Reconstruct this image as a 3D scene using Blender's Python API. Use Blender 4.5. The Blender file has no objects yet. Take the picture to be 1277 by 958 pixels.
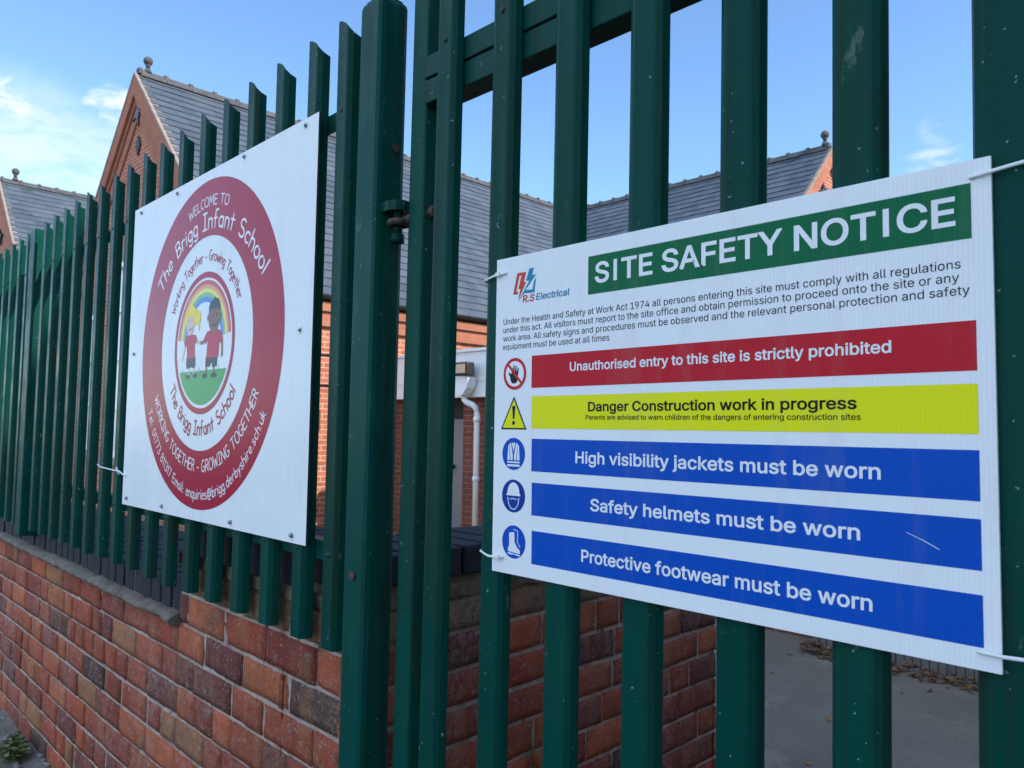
import bpy, bmesh, math, random
from mathutils import Vector, Matrix, noise
R = math.radians
random.seed(11)
sc = bpy.context.scene
COL = sc.collection

# ------------------------------------------------------------------ camera
EYE = 1.2
cd = bpy.data.cameras.new('camera')
cam = bpy.data.objects.new('camera', cd); COL.objects.link(cam); sc.camera = cam
th, pi_, ro = 0.7800137, 0.0604810, 0.0155470
F = Vector((-math.cos(th)*math.cos(pi_), math.sin(th)*math.cos(pi_), math.sin(pi_)))
RT = Vector((math.sin(th), math.cos(th), 0)); UP = RT.cross(F)
R2 = math.cos(ro)*RT + math.sin(ro)*UP; U2 = math.cos(ro)*UP - math.sin(ro)*RT
cam.matrix_world = Matrix(((R2.x, U2.x, -F.x, 0), (R2.y, U2.y, -F.y, 0), (R2.z, U2.z, -F.z, EYE), (0, 0, 0, 1)))
cd.sensor_width = 36; cd.lens = 956.416/1277*36
cd.clip_start = .02; cd.clip_end = 2000
cd.dof.use_dof = True; cd.dof.focus_distance = 1.25; cd.dof.aperture_fstop = 16

# ------------------------------------------------------------------ light
CLOUDS = [((-.8978, .2633, .3500), 2.4, .85, 0), ((-.9265, .170, .3342), 2.4, .8, 0), ((-.9422, .185, .258), 7.5, .7, 1), ((-.925, .25, .265), 5.5, .65, 1), ((-.235, .92, .30), 4.5, .52, 0)]
SUN_AZ, SUN_EL = 14, 38            # direction TO the sun: degrees from +X towards +Y, elevation
w = bpy.data.worlds.new('World'); sc.world = w; w.use_nodes = True
nt = w.node_tree; N = nt.nodes; L = nt.links
for n in list(N): N.remove(n)
out = N.new('ShaderNodeOutputWorld'); bg = N.new('ShaderNodeBackground'); bg.inputs[1].default_value = .14
sky = N.new('ShaderNodeTexSky'); sky.sky_type = 'NISHITA'; sky.sun_disc = False
sky.sun_elevation = R(SUN_EL); sky.sun_rotation = R(90 - SUN_AZ)
sky.air_density = 1.0; sky.dust_density = .3; sky.ozone_density = 3.5
tc = N.new('ShaderNodeTexCoord'); sep = N.new('ShaderNodeSeparateXYZ'); L.new(tc.outputs['Generated'], sep.inputs[0])
za = N.new('ShaderNodeMath'); za.operation = 'ADD'; za.inputs[1].default_value = .12; L.new(sep.outputs['Z'], za.inputs[0])
zm = N.new('ShaderNodeMath'); zm.operation = 'MAXIMUM'; zm.inputs[1].default_value = .05; L.new(za.outputs[0], zm.inputs[0])
dv = N.new('ShaderNodeVectorMath'); dv.operation = 'DIVIDE'; L.new(tc.outputs['Generated'], dv.inputs[0])
cmb = N.new('ShaderNodeCombineXYZ')
for i in range(3): L.new(zm.outputs[0], cmb.inputs[i])
L.new(cmb.outputs[0], dv.inputs[1])
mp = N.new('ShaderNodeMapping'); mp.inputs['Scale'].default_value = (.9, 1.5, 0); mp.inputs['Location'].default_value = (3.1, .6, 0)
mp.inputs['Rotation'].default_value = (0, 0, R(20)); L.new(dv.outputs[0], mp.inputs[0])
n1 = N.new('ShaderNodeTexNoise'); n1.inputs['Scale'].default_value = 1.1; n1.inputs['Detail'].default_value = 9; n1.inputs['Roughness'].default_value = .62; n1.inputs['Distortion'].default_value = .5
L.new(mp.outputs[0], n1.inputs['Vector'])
def WM(op, a, b=None, clamp=False):
    x = N.new('ShaderNodeMath'); x.operation = op; x.use_clamp = clamp
    for i, v in ((0, a), (1, b)):
        if v is None: continue
        if hasattr(v, 'node'): L.new(v, x.inputs[i])
        else: x.inputs[i].default_value = v
    return x.outputs[0]
def WR(v, a, b, c=0, d=1):
    x = N.new('ShaderNodeMapRange'); x.interpolation_type = 'SMOOTHSTEP'
    for i, q in ((1, a), (2, b), (3, c), (4, d)): x.inputs[i].default_value = q
    L.new(v, x.inputs[0]); return x.outputs[0]
# bright broken cloud added to the unseen sky behind the camera, lifting the signs
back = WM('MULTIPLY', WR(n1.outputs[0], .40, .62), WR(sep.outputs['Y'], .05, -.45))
# a few small clouds and wisps low over the school
mp2 = N.new('ShaderNodeMapping'); mp2.inputs['Scale'].default_value = (1, 1, 2.6); L.new(tc.outputs['Generated'], mp2.inputs[0])
n2 = N.new('ShaderNodeTexNoise'); n2.inputs['Scale'].default_value = 15; n2.inputs['Detail'].default_value = 8; n2.inputs['Roughness'].default_value = .6; n2.inputs['Distortion'].default_value = .6
L.new(mp2.outputs[0], n2.inputs['Vector'])
spots = None
soft = None
for (cx_, cy_, cz_), deg, gain, kind_ in CLOUDS:
    dp = N.new('ShaderNodeVectorMath'); dp.operation = 'DOT_PRODUCT'; L.new(tc.outputs['Generated'], dp.inputs[0])
    ln_ = math.sqrt(cx_*cx_+cy_*cy_+cz_*cz_); dp.inputs[1].default_value = (cx_/ln_, cy_/ln_, cz_/ln_)
    q = WM('MULTIPLY', WR(dp.outputs['Value'], math.cos(R(deg)), math.cos(R(deg*.25))), gain)
    if kind_: soft = q if soft is None else WM('MAXIMUM', soft, q)
    else: spots = q if spots is None else WM('MAXIMUM', spots, q)
wisp = WR(WM('ADD', n2.outputs[0], WM('MULTIPLY', spots, .33)), .62, .92)
wisp = WM('MULTIPLY', wisp, WM('MULTIPLY', spots, 1.3, True), True)
wisp = WM('MAXIMUM', wisp, WM('MULTIPLY', soft, WR(n2.outputs[0], .25, .62, .25, .95)))
hs = N.new('ShaderNodeHueSaturation'); hs.inputs['Saturation'].default_value = 1.08; hs.inputs["Value"].default_value = .86; L.new(sky.outputs[0], hs.inputs['Color'])
mx = N.new('ShaderNodeMixRGB'); mx.inputs[2].default_value = (3.0, 3.35, 3.7, 1)
L.new(wisp, mx.inputs[0]); L.new(hs.outputs[0], mx.inputs[1])
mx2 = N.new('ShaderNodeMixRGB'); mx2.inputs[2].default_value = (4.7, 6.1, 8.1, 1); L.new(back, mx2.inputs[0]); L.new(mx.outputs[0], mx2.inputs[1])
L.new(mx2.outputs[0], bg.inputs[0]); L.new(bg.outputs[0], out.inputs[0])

sl = bpy.data.lights.new('sun', 'SUN'); sl.energy = 2.6; sl.angle = R(.5); sl.color = (1, .93, .82)
so = bpy.data.objects.new('sun', sl); COL.objects.link(so)
sd = Vector((math.cos(R(SUN_EL))*math.cos(R(SUN_AZ)), math.cos(R(SUN_EL))*math.sin(R(SUN_AZ)), math.sin(R(SUN_EL))))
so.rotation_euler = sd.to_track_quat('Z', 'Y').to_euler(); so.location = sd*30
sc.view_settings.view_transform = 'Standard'; sc.view_settings.look = 'None'
sc.view_settings.exposure = 1.30; sc.view_settings.gamma = 1; sc.view_settings.use_curve_mapping = False

# ------------------------------------------------------------------ materials
def mat(name, col, rough=.6, metal=0, spec=.5):
    m = bpy.data.materials.new(name); m.use_nodes = True
    b = m.node_tree.nodes['Principled BSDF']
    b.inputs['Base Color'].default_value = (*col, 1); b.inputs['Roughness'].default_value = rough
    b.inputs['Metallic'].default_value = metal; b.inputs['Specular IOR Level'].default_value = spec
    return m
class NB:                                  # small node-building helper
    def __init__(s, m): s.m = m; s.t = m.node_tree; s.n = s.t.nodes; s.l = s.t.links; s.b = s.n['Principled BSDF']
    def coord(s, scale=(1, 1, 1), kind='Object', rot=(0, 0, 0)):
        a = s.n.new('ShaderNodeTexCoord'); p = s.n.new('ShaderNodeMapping'); p.inputs['Scale'].default_value = scale
        p.inputs['Rotation'].default_value = rot
        if kind == 'World': a = s.n.new('ShaderNodeNewGeometry'); kind = 'Position'
        s.l.new(a.outputs[kind], p.inputs[0]); return p.outputs[0]
    def noise(s, vec, scale, detail=4, rough=.55, dist=0):
        n = s.n.new('ShaderNodeTexNoise'); n.inputs['Scale'].default_value = scale; n.inputs['Detail'].default_value = detail
        n.inputs['Roughness'].default_value = rough; n.inputs['Distortion'].default_value = dist
        s.l.new(vec, n.inputs['Vector']); return n.outputs[0]
    def ramp(s, fac, a, b, ca=(0, 0, 0), cb=(1, 1, 1)):
        r = s.n.new('ShaderNodeValToRGB'); e = r.color_ramp.elements
        e[0].position = a; e[1].position = b; e[0].color = (*ca, 1); e[1].color = (*cb, 1)
        s.l.new(fac, r.inputs[0]); return r.outputs[0]
    def mix(s, fac, c1, c2, mode='MIX'):
        x = s.n.new('ShaderNodeMixRGB'); x.blend_type = mode
        for i, v in ((0, fac), (1, c1), (2, c2)):
            if hasattr(v, 'node'): s.l.new(v, x.inputs[i])
            elif i == 0: x.inputs[0].default_value = v
            else: x.inputs[i].default_value = (*v, 1)
        return x.outputs[0]
    def math(s, op, a, b=0):
        x = s.n.new('ShaderNodeMath'); x.operation = op
        for i, v in ((0, a), (1, b)):
            if hasattr(v, 'node'): s.l.new(v, x.inputs[i])
            else: x.inputs[i].default_value = v
        return x.outputs[0]
    def bump(s, h, strength, dist=.002):
        x = s.n.new('ShaderNodeBump'); x.inputs['Strength'].default_value = strength; x.inputs['Distance'].default_value = dist
        s.l.new(h, x.inputs['Height']); s.l.new(x.outputs[0], s.b.inputs['Normal'])
    def base(s, c): s.l.new(c, s.b.inputs['Base Color'])
    def rough(s, r): s.l.new(r, s.b.inputs['Roughness'])

def paint(name, col, fade, seed, rough=.34, fa=.56, fb=.8, chips=True):
    m = mat(name, col, rough, 0, .07); k = NB(m)
    v = k.coord((1, 1, .12), 'World'); v2 = k.coord(kind='World')
    f = k.ramp(k.noise(v, 38+seed, 6, .65), fa, fb)
    big = k.ramp(k.noise(v2, 4.3+seed*.1, 3), .42, .68)
    oi = k.n.new('ShaderNodeObjectInfo')
    c0 = k.mix(k.math('MULTIPLY', oi.outputs['Random'], .35), col, tuple(x*1.45+.004 for x in col))
    c = k.mix(k.math('MULTIPLY', k.math('MULTIPLY', f, big), .75), c0, fade)
    if chips:
        ch = k.ramp(k.noise(v2, 115, 2, .5), .735, .755); c = k.mix(k.math('MULTIPLY', ch, .75), c, (.25, .30, .28))
        sc2 = k.ramp(k.noise(k.coord((1, 1, .35), 'World', rot=(0, R(25), 0)), 21, 8, .75), .645, .69); c = k.mix(k.math('MULTIPLY', sc2, .6), c, (.13, .19, .17))
        gr = k.ramp(k.noise(k.coord((1, 1, .06), 'World'), 26, 5, .7), .50, .72); c = k.mix(k.math('MULTIPLY', gr, .75), c, (.016, .024, .013))
        ds = k.ramp(k.noise(v, 70, 5, .7), .63, .72); c = k.mix(k.math('MULTIPLY', ds, .35), c, (.035, .03, .018))
    k.base(c)
    k.rough(k.ramp(k.noise(v2, 12, 5), .3, .75, (rough-.06,)*3, (rough+.16,)*3))
    k.bump(k.noise(v2, 60, 5), .22, .0015)
    return m
M = {}
M['green'] = paint('green gloss paint', (.0006, .046, .034), (.010, .085, .062), 0)
M['green_post'] = paint('weathered green post paint', (.0006, .050, .038), (.035, .125, .10), 3, .36, .50, .74)
M['green_old'] = paint('faded green paint', (.001, .048, .034), (.028, .075, .045), 7, .42, .46, .7)
M['bolt'] = mat('dark bolt', (.02, .028, .028), .5, .5)
M['rust'] = mat('rusty steel', (.07, .035, .03), .7, .3); k = NB(M['rust']); k.base(k.mix(k.ramp(k.noise(k.coord(), 160, 4), .4, .6), (.035, .04, .042), (.12, .05, .03)))
M['zinc'] = mat('zinc screw', (.45, .46, .47), .38, 1)
M['tie'] = mat('white nylon', (.74, .76, .74), .35)

def board(name, col, rough, flute=False):
    m = mat(name, col, rough, 0, .08 if flute else .13); k = NB(m)
    v = k.coord()
    c = k.mix(k.math('MULTIPLY', k.ramp(k.noise(v, 9, 6, .6), .45, .8), .10), col, tuple(x*.72 for x in col))
    if flute:
        wv = k.n.new('ShaderNodeTexWave'); wv.wave_type = 'BANDS'; wv.bands_direction = 'X'; wv.inputs['Scale'].default_value = 73
        wv.inputs['Distortion'].default_value = .0; k.l.new(v, wv.inputs['Vector'])
        c = k.mix(k.math('MULTIPLY', wv.outputs['Fac'], .10), c, tuple(x*.86 for x in col))
        k.bump(wv.outputs['Fac'], .25, .0006)
    else:
        k.bump(k.noise(v, 7, 3), .05, .004)
    if flute or rough < .23:
        dr_ = k.ramp(k.noise(k.coord((1, 1, .10)), 22, 6, .7), .52, .80); c = k.mix(k.math('MULTIPLY', dr_, .16), c, (.30, .28, .24))
        k.rough(k.ramp(k.noise(v, 6, 5), .3, .7, (rough-.05,)*3, (rough+.14,)*3))
    sp = k.ramp(k.noise(v, 420, 2), .72, .75); c = k.mix(k.math('MULTIPLY', sp, .3), c, (.25, .24, .2))
    k.base(c); return m
M['correx'] = board('white correx', (.80, .80, .80), .33, True)
M['board'] = board('white board', (.80, .81, .80), .22)
M['board_edge'] = mat('dark board core', (.02, .02, .022), .6)
def ink(name, col, rough=.3, flute=True): M[name] = board(name, col, rough, flute)
ink('ink_green', (.005, .125, .05)); ink('ink_red', (.50, .016, .028)); ink('ink_yellow', (.78, .74, .012)); ink('ink_blue', (.004, .075, .43))
ink('ink_navy', (.006, .045, .27)); ink('ink_black', (.008, .008, .01)); ink('ink_white', (.80, .80, .80)); ink('ink_signred', (.55, .02, .03))
ink('ink_teal', (.01, .24, .38)); ink('ink_rust', (.55, .07, .04)); ink('ink_grey', (.20, .21, .22))
for n_, c_ in dict(maroon=(.40, .010, .040), w_white=(.80, .81, .80), r_red=(.62, .10, .10), r_orange=(.85, .36, .17), r_yellow=(.86, .70, .20), r_green=(.22, .50, .20), r_blue=(.10, .26, .60),
        grass_print=(.06, .36, .10), skin_l=(.72, .50, .42), skin_d=(.23, .11, .075), hair_y=(.90, .66, .03), hair_d=(.035, .037, .05), shorts=(.03, .034, .045), shirt=(.50, .02, .055), p_grey=(.22, .22, .24), lip=(.4, .12, .1)).items():
    ink('print_'+n_, c_, .24, False)

# brick with per-brick colour attribute
def brick_mat(name, mortar=False):
    m = mat(name, (.3, .1, .06), .88, 0, .25); k = NB(m); v = k.coord(); vs = k.coord((1, 1, .22))
    if mortar:
        c = k.mix(k.ramp(k.noise(v, 26, 6, .65), .35, .68), (.62, .48, .40), (.34, .25, .20))
        c = k.mix(k.ramp(k.noise(v, 7, 4), .55, .75), c, (.12, .08, .055))
        c = k.mix(k.math('MULTIPLY', k.ramp(k.noise(v, 120, 3), .55, .7), .5), c, (.5, .42, .36))
        c = k.mix(k.math('MULTIPLY', k.ramp(k.noise(v, 31, 4, .6), .62, .68), .85), c, (.035, .025, .02))
        k.base(c); k.bump(k.noise(v, 190, 6, .7), 1.0, .006)
    else:
        at = k.n.new('ShaderNodeAttribute'); at.attribute_name = 'bc'
        c = at.outputs['Color']
        c = k.mix(k.math('MULTIPLY', k.ramp(k.noise(v, 20, 6, .7), .44, .74), .55), c, (.11, .038, .032))
        c = k.mix(k.math('MULTIPLY', k.ramp(k.noise(vs, 33, 5, .7), .5, .72), .55), c, (.36, .11, .05))
        c = k.mix(k.math('MULTIPLY', k.ramp(k.noise(vs, 13, 5, .65), .53, .70), .6), c, (.38, .22, .10))
        c = k.mix(k.math('MULTIPLY', k.ramp(k.noise(v, 40, 7, .8), .555, .66), .75), c, (.47, .33, .25))
        c = k.mix(k.math('MULTIPLY', k.ramp(k.noise(v, 90, 4, .7), .62, .68), .8), c, (.05, .04, .035))
        c = k.mix(k.math('MULTIPLY', k.ramp(k.noise(v, 5.5, 5, .6), .56, .76), .7), c, (.055, .042, .04))
        c = k.mix(k.math('MULTIPLY', k.math('MULTIPLY', k.ramp(k.noise(v, 3.2, 5, .6), .45, .7), k.ramp(k.noise(v, 60, 6, .8), .44, .60)), .42), c, (.54, .40, .33))
        c = k.mix(k.math('MULTIPLY', k.ramp(k.noise(v, 24, 7, .8), .57, .66), .6), c, (.16, .06, .05))
        k.base(c)
        h = k.math('ADD', k.noise(v, 75, 6, .75), k.math('MULTIPLY', k.noise(v, 330, 4, .7), .7)); k.bump(h, 1.0, .006)
        c = k.mix(k.math('MULTIPLY', k.ramp(k.noise(v, 210, 3, .6), .56, .66), .5), c, (.09, .04, .03)); c = k.mix(k.math('MULTIPLY', k.ramp(k.noise(v, 150, 3, .6), .62, .68), .6), c, (.55, .42, .34)); k.base(c)
    return m
M['brick'] = brick_mat('weathered red brick'); M['mortar'] = brick_mat('lime mortar', True)
def stony(name, a, b, sc_, bs=.7, rough=.9):
    m = mat(name, a, rough, 0, .3); k = NB(m); v = k.coord()
    c = k.mix(k.ramp(k.noise(v, sc_, 7, .7), .35, .68), a, b)
    c = k.mix(k.math('MULTIPLY', k.ramp(k.noise(v, sc_*6, 3), .6, .7), .5), c, tuple(x*.35 for x in a)); k.base(c)
    k.bump(k.noise(v, sc_*5, 7, .75), bs, .005); return m
M['cement'] = stony('cement ledge', (.25, .20, .155), (.10, .08, .06), 26, 1.0)
M['blue_brick'] = stony('blue engineering brick', (.010, .012, .019), (.024, .026, .034), 18, .35, .7)
M['khaki'] = stony('khaki mortar', (.21, .16, .10), (.10, .075, .05), 30)

def wall_mat(name, c1, c2, mort, course=.078):
    m = mat(name, c1, .9, 0, .25); k = NB(m)
    g = k.n.new('ShaderNodeNewGeometry'); sp = k.n.new('ShaderNodeSeparateXYZ'); k.l.new(g.outputs['Position'], sp.inputs[0])
    sn = k.n.new('ShaderNodeSeparateXYZ'); k.l.new(g.outputs['Normal'], sn.inputs[0])
    ax = k.math('GREATER_THAN', k.math('ABSOLUTE', sn.outputs[0]), .6)
    u = k.n.new('ShaderNodeMix'); u.data_type = 'FLOAT'
    k.l.new(ax, u.inputs[0]); k.l.new(sp.outputs[0], u.inputs[2]); k.l.new(sp.outputs[1], u.inputs[3])
    cb = k.n.new('ShaderNodeCombineXYZ'); k.l.new(u.outputs[0], cb.inputs[0]); k.l.new(sp.outputs[2], cb.inputs[1])
    b = k.n.new('ShaderNodeTexBrick'); k.l.new(cb.outputs[0], b.inputs['Vector'])
    b.inputs['Scale'].default_value = 1; b.inputs['Brick Width'].default_value = .235; b.inputs['Row Height'].default_value = course
    b.inputs['Mortar Size'].default_value = .0085; b.inputs['Mortar Smooth'].default_value = .3; b.inputs['Bias'].default_value = -.1
    b.inputs['Color1'].default_value = (*c1, 1); b.inputs['Color2'].default_value = (*c2, 1); b.inputs['Mortar'].default_value = (*mort, 1)
    c = k.mix(k.math('MULTIPLY', k.ramp(k.noise(g.outputs['Position'], 1.1, 5, .6), .45, .75), .45), b.outputs[0], tuple(x*.55 for x in c2))
    c = k.mix(k.math('MULTIPLY', k.ramp(k.noise(g.outputs['Position'], 14, 4, .6), .5, .75), .35), c, tuple(x*.6 for x in c1))
    k.base(c)
    iv = k.math('SUBTRACT', 1, b.outputs['Fac']); k.bump(iv, .5, .006); return m
M['school_brick'] = wall_mat('school brick', (.45, .15, .082), (.31, .09, .055), (.52, .36, .27))
M['porch_brick'] = wall_mat('porch brick', (.22, .07, .045), (.15, .05, .038), (.25, .16, .12))
M['mould_brick'] = wall_mat('moulded brick', (.42, .15, .085), (.36, .12, .07), (.34, .19, .13))
M['house_brick'] = wall_mat('house brick', (.25, .10, .07), (.19, .07, .05), (.3, .25, .2))
m = mat('slate', (.12, .13, .16), .5); k = NB(m); M['slate'] = m
at = k.n.new('ShaderNodeAttribute'); at.attribute_name = 'bc'; v = k.coord()
c = k.mix(k.math('MULTIPLY', k.ramp(k.noise(v, 1.2, 6, .6), .45, .75), .5), at.outputs['Color'], (.13, .14, .155))
c = k.mix(k.math('MULTIPLY', k.ramp(k.noise(v, 9, 5, .65), .55, .75), .45), c, (.07, .075, .085)); k.base(c); k.bump(k.noise(v, 30, 4), .2, .004)
M['ridge'] = stony('ridge tile', (.10, .10, .10), (.05, .05, .052), 6, .4)
M['verge'] = stony('verge mortar', (.30, .25, .21), (.20, .15, .12), 8, .3)
M['iron'] = mat('black iron', (.014, .014, .016), .45)
M['upvc'] = mat('white plastic', (.78, .79, .78), .35); k = NB(M['upvc']); k.base(k.mix(k.math('MULTIPLY', k.ramp(k.noise(k.coord((1, 1, .2)), 6, 5), .5, .8), .3), (.78, .79, .78), (.5, .49, .45)))
M['glass'] = mat('window glass', (.02, .025, .03), .06, 0, .6)
M['blind'] = mat('white blind behind glass', (.62, .63, .62), .25)
M['door_grey'] = mat('grey door', (.20, .21, .215), .4)
M['dark'] = mat('dark recess', (.02, .02, .022), .7)
M['lens'] = mat('lamp lens', (.55, .33, .2), .2)
M['terra'] = mat('terracotta vent', (.13, .05, .035), .8)
def tarmac(name, a, b):
    m = mat(name, a, .9, 0, .3); k = NB(m); v = k.coord()
    c = k.mix(k.ramp(k.noise(v, 1.3, 6, .6), .35, .7), a, b)
    c = k.mix(k.math('MULTIPLY', k.ramp(k.noise(v, 150, 3, .6), .5, .7), .6), c, tuple(x*1.4 for x in a))
    c = k.mix(k.math('MULTIPLY', k.ramp(k.noise(v, 95, 3, .6), .54, .66), .55), c, tuple(x*.4 for x in b))
    c = k.mix(k.math('MULTIPLY', k.ramp(k.noise(v, 3.1, 7, .7), .56, .66), .4), c, tuple(x*1.5 for x in a)); k.base(c)
    k.bump(k.noise(v, 180, 4, .7), .7, .004); return m
M['tarmac'] = tarmac('worn tarmac', (.23, .19, .142), (.15, .125, .096))
M['pave'] = tarmac('pavement tarmac', (.10, .095, .088), (.062, .06, .058)); M['road'] = tarmac('road tarmac', (.05, .05, .052), (.065, .065, .066))
M['kerb'] = stony('kerb concrete', (.33, .32, .30), (.24, .23, .22), 14, .4)
M['dirt'] = stony('gritty dirt', (.20, .17, .14), (.10, .085, .07), 30)
M['pebble'] = stony('pebble', (.30, .28, .26), (.20, .17, .16), 40)
M['timber'] = stony('grey timber', (.19, .175, .155), (.11, .10, .09), 12, .4)
m = mat('weed leaf', (.07, .11, .025), .6); k = NB(m); oi = k.noise(k.coord(), 45, 2); k.base(k.mix(k.ramp(oi, .35, .65), (.05, .085, .018), (.13, .14, .04))); M['leaf'] = m
m = mat('dead leaf', (.16, .08, .03), .8); k = NB(m); k.base(k.mix(k.ramp(k.noise(k.coord(), 30, 2), .35, .65), (.10, .05, .025), (.26, .13, .05))); M['dead'] = m

# ------------------------------------------------------------------ mesh helpers
def tag(o, label=None, cat=None, group=None, kind=None):
    if label: o['label'] = label
    if cat: o['category'] = cat
    if group: o['group'] = group
    if kind: o['kind'] = kind
    return o
def empty(name, loc, label, cat, group=None):
    o = bpy.data.objects.new(name, None); o.empty_display_size = .1; COL.objects.link(o); o.location = loc
    return tag(o, label, cat, group)
class MB:
    def __init__(s): s.bm = bmesh.new(); s.cl = None
    def colour(s):
        s.cl = s.bm.loops.layers.float_color.new('bc'); return s
    def face(s, pts, col=None, mi=0):
        f = s.bm.faces.new([s.bm.verts.new(p) for p in pts]); f.material_index = mi
        if col and s.cl:
            for l in f.loops: l[s.cl] = (*col, 1)
        return f
    def box(s, a, b, col=None, mi=0, bevel=0):
        x0, y0, z0 = a; x1, y1, z1 = b
        vs = [s.bm.verts.new(p) for p in [(x0,y0,z0),(x1,y0,z0),(x1,y1,z0),(x0,y1,z0),(x0,y0,z1),(x1,y0,z1),(x1,y1,z1),(x0,y1,z1)]]
        fs = [s.bm.faces.new([vs[i] for i in q]) for q in [(0,3,2,1),(4,5,6,7),(0,1,5,4),(1,2,6,5),(2,3,7,6),(3,0,4,7)]]
        for f in fs: f.material_index = mi
        if col and s.cl:
            for f in fs:
                for l in f.loops: l[s.cl] = (*col, 1)
        if bevel:
            es = list({e for f in fs for e in f.edges})
            bmesh.ops.bevel(s.bm, geom=es, offset=bevel, segments=2, affect='EDGES', profile=.5)
        return s
    def prism(s, prof, axis0, axis1, mi=0):
        """prof: list of 3D points of a closed outline; extruded by vector axis1 from offset axis0"""
        a = Vector(axis0); d = Vector(axis1); n = len(prof)
        A = [s.bm.verts.new(Vector(p)+a) for p in prof]; B = [s.bm.verts.new(Vector(p)+a+d) for p in prof]
        fs = [s.bm.faces.new(A[::-1]), s.bm.faces.new(B)]
        for i in range(n): fs.append(s.bm.faces.new([A[i], A[(i+1) % n], B[(i+1) % n], B[i]]))
        for f in fs: f.material_index = mi
        return s
    def tube(s, pts, r, seg=8, mi=0, cap=True, flat=1.0):
        pts = [Vector(p) for p in pts]; rings = []
        up = Vector((0, 0, 1))
        for i, p in enumerate(pts):
            t = (pts[min(i+1, len(pts)-1)] - pts[max(i-1, 0)]).normalized()
            u = up if abs(t.dot(up)) < .95 else Vector((0, 1, 0))
            a = t.cross(u).normalized(); b = a.cross(t).normalized()
            rr = r[i] if isinstance(r, (list, tuple)) else r
            rings.append([s.bm.verts.new(p + (a*math.cos(2*math.pi*k/seg)*flat + b*math.sin(2*math.pi*k/seg))*rr) for k in range(seg)])
        for A, B in zip(rings, rings[1:]):
            for k in range(seg):
                f = s.bm.faces.new([A[k], A[(k+1) % seg], B[(k+1) % seg], B[k]]); f.smooth = True; f.material_index = mi
        if cap:
            for q in (rings[0][::-1], rings[-1]): f = s.bm.faces.new(q); f.material_index = mi
        return s
    def ball(s, c, r, seg=10, mi=0, sz=1):
        m_ = Matrix.Translation(c) @ Matrix.Diagonal((r, r, r*sz, 1))
        g = bmesh.ops.create_uvsphere(s.bm, u_segments=seg, v_segments=max(4, seg//2+1), radius=1, matrix=m_)
        for v in g['verts']:
            for f in v.link_faces: f.smooth = True; f.material_index = mi
        return s
    def build(s, name, mats, parent=None, loc=None, recalc=True):
        if recalc: bmesh.ops.recalc_face_normals(s.bm, faces=s.bm.faces)
        me = bpy.data.meshes.new(name); s.bm.to_mesh(me); s.bm.free()
        for m_ in (mats if isinstance(mats, (list, tuple)) else [mats]): me.materials.append(m_)
        o = bpy.data.objects.new(name, me); COL.objects.link(o)
        if parent: o.parent = parent
        if loc: o.location = loc
        return o
def Z(z): return z + EYE
def dup(o, parent=None, loc=None):
    c = o.copy(); COL.objects.link(c); c.parent = parent
    if loc is not None: c.location = loc
    for ch in list(o.children):
        d = ch.copy(); COL.objects.link(d); d.parent = c
    return c

# ------------------------------------------------------------------ ground
def sstep(a, b, x): t = max(0, min(1, (x-a)/(b-a))); return t*t*(3-2*t)
def gh(x, y):
    if y < -1.75: return -.12
    if y < .9: return 0
    return -.4*sstep(4.75, 6.4, max(-x, y))
bm = bmesh.new()
xs = [-400, -150, -60] + [-40+i*2 for i in range(13)] + [-15+i*.5 for i in range(30)] + [0, 1, 2, 4, 8, 16, 40, 120, 400]
ys = [-400, -120, -40, -12, -5, -1.86, -1.86+.0001, .895, .905, 1.5, 2.5, 3.5, 4.2] + [4.7+i*.3 for i in range(8)] + [8, 12, 20, 40, 120, 400]
xs = sorted(set(xs)); ys = sorted(set(ys))
G = [[bm.verts.new((x, y, gh(x, y) if y > .9 else (-.20 if y < -1.8 else -.09))) for x in xs] for y in ys]
for j in range(len(ys)-1):
    for i in range(len(xs)-1):
        f = bm.faces.new([G[j][i], G[j][i+1], G[j+1][i+1], G[j+1][i]]); f.smooth = ys[j] > 1
me = bpy.data.meshes.new('ground'); bm.to_mesh(me); bm.free(); me.materials.append(M['tarmac'])
o = bpy.data.objects.new('ground', me); COL.objects.link(o); tag(o, 'grey tarmac ground of the street and the school yard', 'ground', kind='structure')
b = MB(); b.box((-80, -1.70, -.25), (40, .835, -.08)); o = b.build('pavement', M['pave']); tag(o, 'grey tarmac pavement along the brick wall', 'pavement', kind='structure')
b = MB()
for i in range(120): b.box((-80+i, -1.83, -.35), (-80+i+.99, -1.705, -.076), bevel=.012)
o = b.build('kerb', M['kerb']); tag(o, 'concrete kerb of the pavement', 'kerb', kind='structure')
b = MB(); b.face([(-80, -9, -.195), (40, -9, -.195), (40, -1.86, -.195), (-80, -1.86, -.195)]); o = b.build('road', M['road']); tag(o, 'dark tarmac road in front of the school', 'road', kind='structure')

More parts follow.
